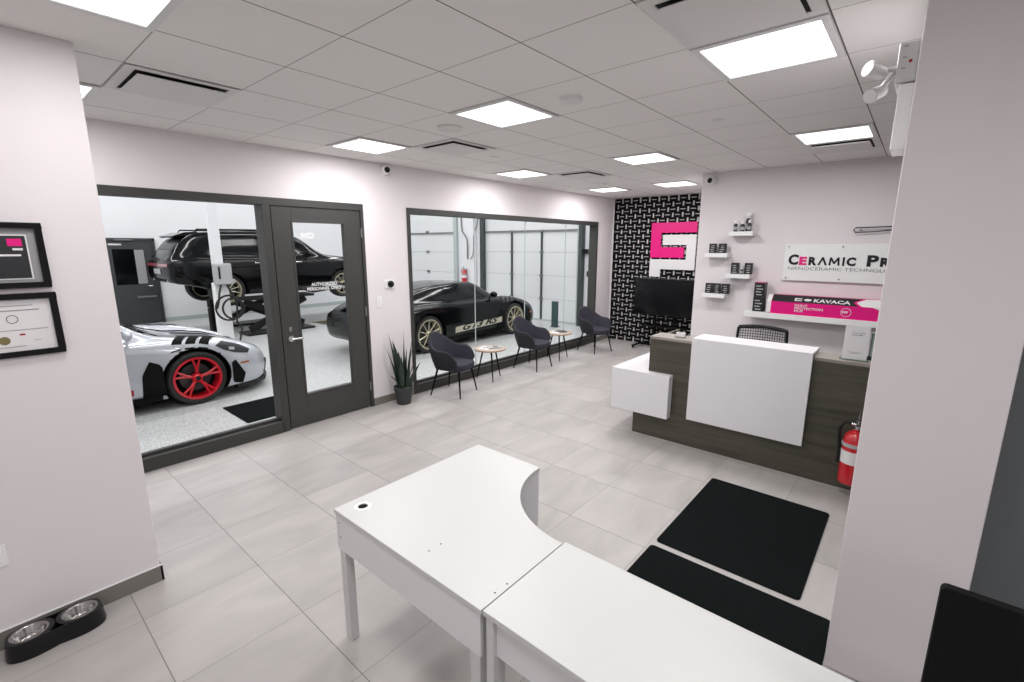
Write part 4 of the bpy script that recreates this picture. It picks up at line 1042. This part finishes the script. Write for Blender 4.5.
# film roll carton
t = thing('film_carton', 'long pink and black carton lying on the long wall shelf', 'carton', (-.80, 6.85, 1.205)); L0, L1 = -.585, .63
prof = [(-.10, 0), (.09, 0), (.09, .235), (-.005, .235), (-.10, .155)]
MB().prism(prof, 'X', L0, L1).build('carton_body', 'pink', t, bevel=.0015)
nx = Vector((0, -.08, .095)).normalized(); sl = Vector((0, .095, .08)); off = nx*.0008; p0 = Vector((0, -.10, .155))+off; p1 = Vector((0, -.005, .235))+off
q = MB(); q.add([Vector((L0+.002, 0, 0))+p0, Vector((.33, 0, 0))+p0, Vector((.27, 0, 0))+(p0+p1)/2, Vector((.36, 0, 0))+p1, Vector((L0+.002, 0, 0))+p1], [(0, 1, 2, 3, 4)]); q.build('black_top_panel', 'dark_box', t)
q = MB(); q.add([Vector((.36, 0, 0))+p0, Vector((L1-.002, 0, 0))+p0, Vector((L1-.002, 0, 0))+p1, Vector((.39, 0, 0))+p1, Vector((.30, 0, 0))+(p0+p1)/2], [(0, 1, 2, 3, 4)])
q.add([(.46, -.1008, .154), (L1-.002, -.1008, .09), (L1-.002, -.1008, .154)], [(0, 1, 2)]); q.build('white_chevron', 'paper', t)
q = MB(); q.add([Vector((.33, 0, 0))+p0, Vector((.36, 0, 0))+p0, Vector((.30, 0, 0))+(p0+p1)/2, Vector((.39, 0, 0))+p1, Vector((.36, 0, 0))+p1, Vector((.27, 0, 0))+(p0+p1)/2], [(0, 1, 2, 5), (5, 2, 3, 4)]); q.build('pink_chevron', 'pink', t)
MB().prism([(-.085, .01), (.08, .01), (.08, .225), (-.005, .225), (-.085, .15)], 'X', L0-.055, L0).build('end_flap', 'paper', t, bevel=.002)
u_ = sl.normalized()
for txt, x_, sz, sh in (('KAVACA', -.13, .075, 0), ):
    text('brand_lettering', txt, sz, 'paper', t, Vector((x_, 0, 0))+p0+u_*.025+nx*.001, (1, 0, 0), u_, .0004, offset=.002, sx=1.25)
q = MB(); q.box(-.31, -.235, -.052, -.050, 0, .001)
q = MB()
for a, b_, c, d_ in ((-.33, -.25, .03, .042), (-.33, -.25, .066, .078), (-.33, -.31, .042, .066), (-.30, -.25, .05, .056)):
    q.add([p0+Vector((x, 0, 0))+u_*v_+nx*.001 for x, v_ in ((a, c), (b_, c), (b_, d_), (a, d_))], [(0, 1, 2, 3)])
q.add([p0+Vector((-.19+.04*math.cos(a), 0, 0))+u_*(.055+.02*math.sin(a))+nx*.001 for a in np.linspace(0, 2*PI, 17)[:-1]], [tuple(range(16))])
q.build('logo_marks', 'paper', t)
for k, txt in enumerate(('PAINT', 'PROTECTION', 'FILM')):
    text('pink_lettering', txt, .038, 'paper', t, (-.32, -.1012, .108-.034*k), (1, 0, 0), (0, 0, 1), .0004, offset=.0008, sx=1.3)
MB().lathe([(.047, -.1015), (.052, -.1015), (.052, -.1006), (.047, -.1006)], (.215, 0, .078), 'Y', 32, closed=True).build('round_badge', 'paper', t)
text('badge_lettering', 'PPF', .034, 'paper', t, (.178, -.1012, .067), (1, 0, 0), (0, 0, 1), .0004, offset=.002, sx=1.1)
# company sign
t = thing('company_sign', 'white wall sign with black and pink lettering above the long shelf', 'sign', (-.60, YS, 1.62)); sx0, sx1 = -.735, .70
MB().box(sx0, sx1, -.034, -.022, 0, .46).build('sign_board', 'white_plastic', t, bevel=.002)
q = MB()
for x_ in (sx0+.045, -.12, .55):
    for z in (.035, .425): q.tube([(x_, -.001, z), (x_, -.042, z)], .009, 12)
q.build('standoff_bolt', 'steel_dull', t, smooth=True)
def fit_text(name, txt, x0, x1, z, hgt, m, off, parent, y):
    vs, fs = text_mesh(txt, 1.0, .0015, off/hgt*.7); a = min(v[0] for v in vs); wv = width_of(vs); hv = max(v[1] for v in vs)-min(v[1] for v in vs); z0_ = min(v[1] for v in vs)
    q = MB(); q.add([(x0+(v[0]-a)/wv*(x1-x0), y-v[2], z+(v[1]-z0_)/hv*hgt) for v in vs], fs); return q.build(name, m, parent)
yb = -.0365
# letters measured along the board (C big, E pink small cap, RAMIC small caps, P big, RO small caps)
letters = [('C', .055, .165, .132, 'black_plastic', .008), ('E', .175, .258, .104, 'pink', .008), ('R', .278, .365, .104, 'black_plastic', .008), ('\u039b', .375, .475, .104, 'black_plastic', .0045),
           ('M', .488, .605, .104, 'black_plastic', .0035), ('I', .628, .650, .104, 'black_plastic', .006), ('C', .668, .760, .104, 'black_plastic', .008), ('P', .865, .975, .132, 'black_plastic', .008), ('R', .990, 1.085, .104, 'black_plastic', .008), ('O', 1.10, 1.20, .104, 'black_plastic', .008)]
def strokes(pts, wdt, x0, z0, closed=False):
    q = MB()
    for (ax, az), (bx_, bz_) in zip(pts, pts[1:]):
        d_ = Vector((bx_-ax, bz_-az)).normalized(); n_ = Vector((-d_.y, d_.x))*wdt/2; e_ = d_*wdt*.25
        q.prism([(x0+ax-e_.x+n_.x, z0+az-e_.y+n_.y), (x0+bx_+e_.x+n_.x, z0+bz_+e_.y+n_.y), (x0+bx_+e_.x-n_.x, z0+bz_+e_.y-n_.y), (x0+ax-e_.x-n_.x, z0+az-e_.y-n_.y)], 'Y', yb-.0015, yb+.0015)
    q.build('letter', 'black_plastic', t)
strokes([(.012, .008), (.050, .094), (.088, .008)], .021, sx0+.375, .197)
strokes([(.012, .008), (.020, .094), (.058, .030), (.097, .094), (.105, .008)], .020, sx0+.488, .197)
letters = [l_ for l_ in letters if l_[0] not in ('M', '\u039b')]
for ch, a, b_, h, m, off in letters: fit_text('letter', ch, sx0+a, sx0+b_, .197, h, m, off, t, yb)
fit_text('tagline', 'NANOCERAMIC TECHNOLOGY', sx0+.06, sx0+1.20, .135, .038, 'black_plastic', -.001, t, yb)
# black rod bracket on the wall
t = thing('wall_hook_rail', 'thin black looped rail on the wall above the sign', 'rail', (-.45, YS, 2.24))
MB().tube([(.35, -.05, .035), (-.17, -.06, .022), (-.188, -.06, .0), (-.17, -.06, -.030), (.0, -.05, -.025), (.35, -.03, .01)], .0065, 8).build('loop', 'black_plastic', t, smooth=True)
MB().tube([(-.12, -.05, 0), (-.12, 0, 0)], .008, 8).build('mount', 'black_plastic', t)

# ============================================================ EMERGENCY UNIT on the column
t = thing('emergency_light_unit', 'white emergency battery box with two lamp heads on the lobby column', 'emergency light', (-.104, 2.62, 2.45))
MB().box(-.050, -.001, -.06, .12, -.015, .235).build('lower_cabinet', 'white_plastic', t, bevel=.004)
MB().box(-.067, -.001, -.06, .12, .24, .388).build('battery_box', 'white_lam', t, bevel=.006)
q = MB()
for k, z in enumerate((.37, .33, .29)): q.box(-.052, -.038, -.0612, -.0602, z, z+.005)
q.build('panel_print', 'text_grey', t)
MB().lathe([(0, -.064), (.006, -.064), (.006, -.060), (0, -.060)], (-.026, 0, .315), 'Y', 12).build('test_button', 'tail_red', t)
for (c, d_) in (((-.135, .0, .315), (-.5, -.6, .15)), ((-.125, .02, .235), (-.4, -.75, -.35))):
    c = Vector(c); d_ = Vector(d_).normalized()
    q = MB(); q.tube([c-d_*.045, c-d_*.03, c+d_*.02, c+d_*.045], [.014, .024, .026, .031], 20); q.tube([c, Vector((-.066, .03, .32))], .010, 8); o = q.build('lamp_head', 'lamp_grey', t, smooth=True)
    MB().tube([c+d_*.0455, c+d_*.047], .027, 20).build('lens', 'light_frame', o, smooth=True)

# ============================================================ TV WALL
t = thing('woven_wall_panel', 'black basket weave feature panel with pale gaps covering the far wall', 'wall panel', (-3.75, YT, 0))
px0, px1 = -5.14+3.75, -2.50+3.75; cw, rh = .2, .1035
q = MB(); q2 = MB(); j = 0; z = .02
while z+rh < 3.035:
    i = 0; x = px0+(cw/2 if j % 2 else 0)
    if j % 2: q.box(px0+.018, px0+cw/2-.022, -.026, -.002, z-.004, z+rh)
    while x+cw < px1+.01:
        dd = -.030 if j % 2 else -.026
        q.box(x+.022, x+cw-.022, dd, -.002, z-.010, z+rh+.006)
        q2.box(x+.052, x+cw-.052, dd-.0015, dd-.0003, z+rh*.5-.008, z+rh*.5+.008)
        x += cw
    z += rh; j += 1
q.build('woven_bricks', 'black_matte', t); o = q2.build('thin_dashes', 'box_grey', t)
lg = thing('wall_logo', 'large angular pink and white logo mounted on the woven panel', 'logo', (-3.75, YT-.035, 1.43))
def pl(pts, name, m):
    MB().prism([(x+3.75, z-1.43) for x, z in pts], 'Y', -.03, 0).build(name, m, lg, bevel=.001)
pl([(-4.24, 2.51), (-3.32, 2.51), (-3.32, 2.31), (-4.03, 2.31), (-4.03, 2.025), (-3.55, 2.025), (-3.55, 1.82), (-4.24, 1.82)], 'pink_piece', 'pink')
pl([(-3.99, 2.27), (-3.32, 2.27), (-3.32, 1.585), (-4.01, 1.585), (-4.01, 1.43), (-4.24, 1.43), (-4.24, 1.785), (-3.50, 1.785), (-3.50, 2.07), (-3.99, 2.07)], 'white_piece', 'paper')
t = thing('television', 'large black television on a rolling floor stand before the woven wall', 'television', (-3.72, 8.95, 0))
MB().box(-.62, .62, -.03, .03, .70, 1.42).build('screen_housing', 'black_plastic', t, bevel=.004)
MB().box(-.608, .608, -.0315, -.0305, .712, 1.408).build('screen', 'black_gloss', t)
MB().box(-.25, .25, .03, .07, .85, 1.25).build('mount_plate', 'black_matte', t)
for sx in (-.2, .2): MB().box(sx-.025, sx+.025, .07, .11, .06, 1.3).build('upright', 'black_matte', t, bevel=.003)
MB().box(-.45, .45, .0, .2, .45, .47).build('lower_tray', 'black_matte', t, bevel=.003)
for sx in (-.52, .52):
    MB().bar((sx, -.20, .06), (sx, .36, .06), .05, .03).build('foot', 'black_matte', t, bevel=.003)
    for sy in (-.18, .34): MB().lathe([(0, -.012), (.024, -.012), (.024, .012), (0, .012)], (sx, sy, .024), 'X', 16).build('castor', 'black_plastic', t, smooth=True)
MB().box(-.52, .52, .07, .11, .05, .08).build('cross_bar', 'black_matte', t)
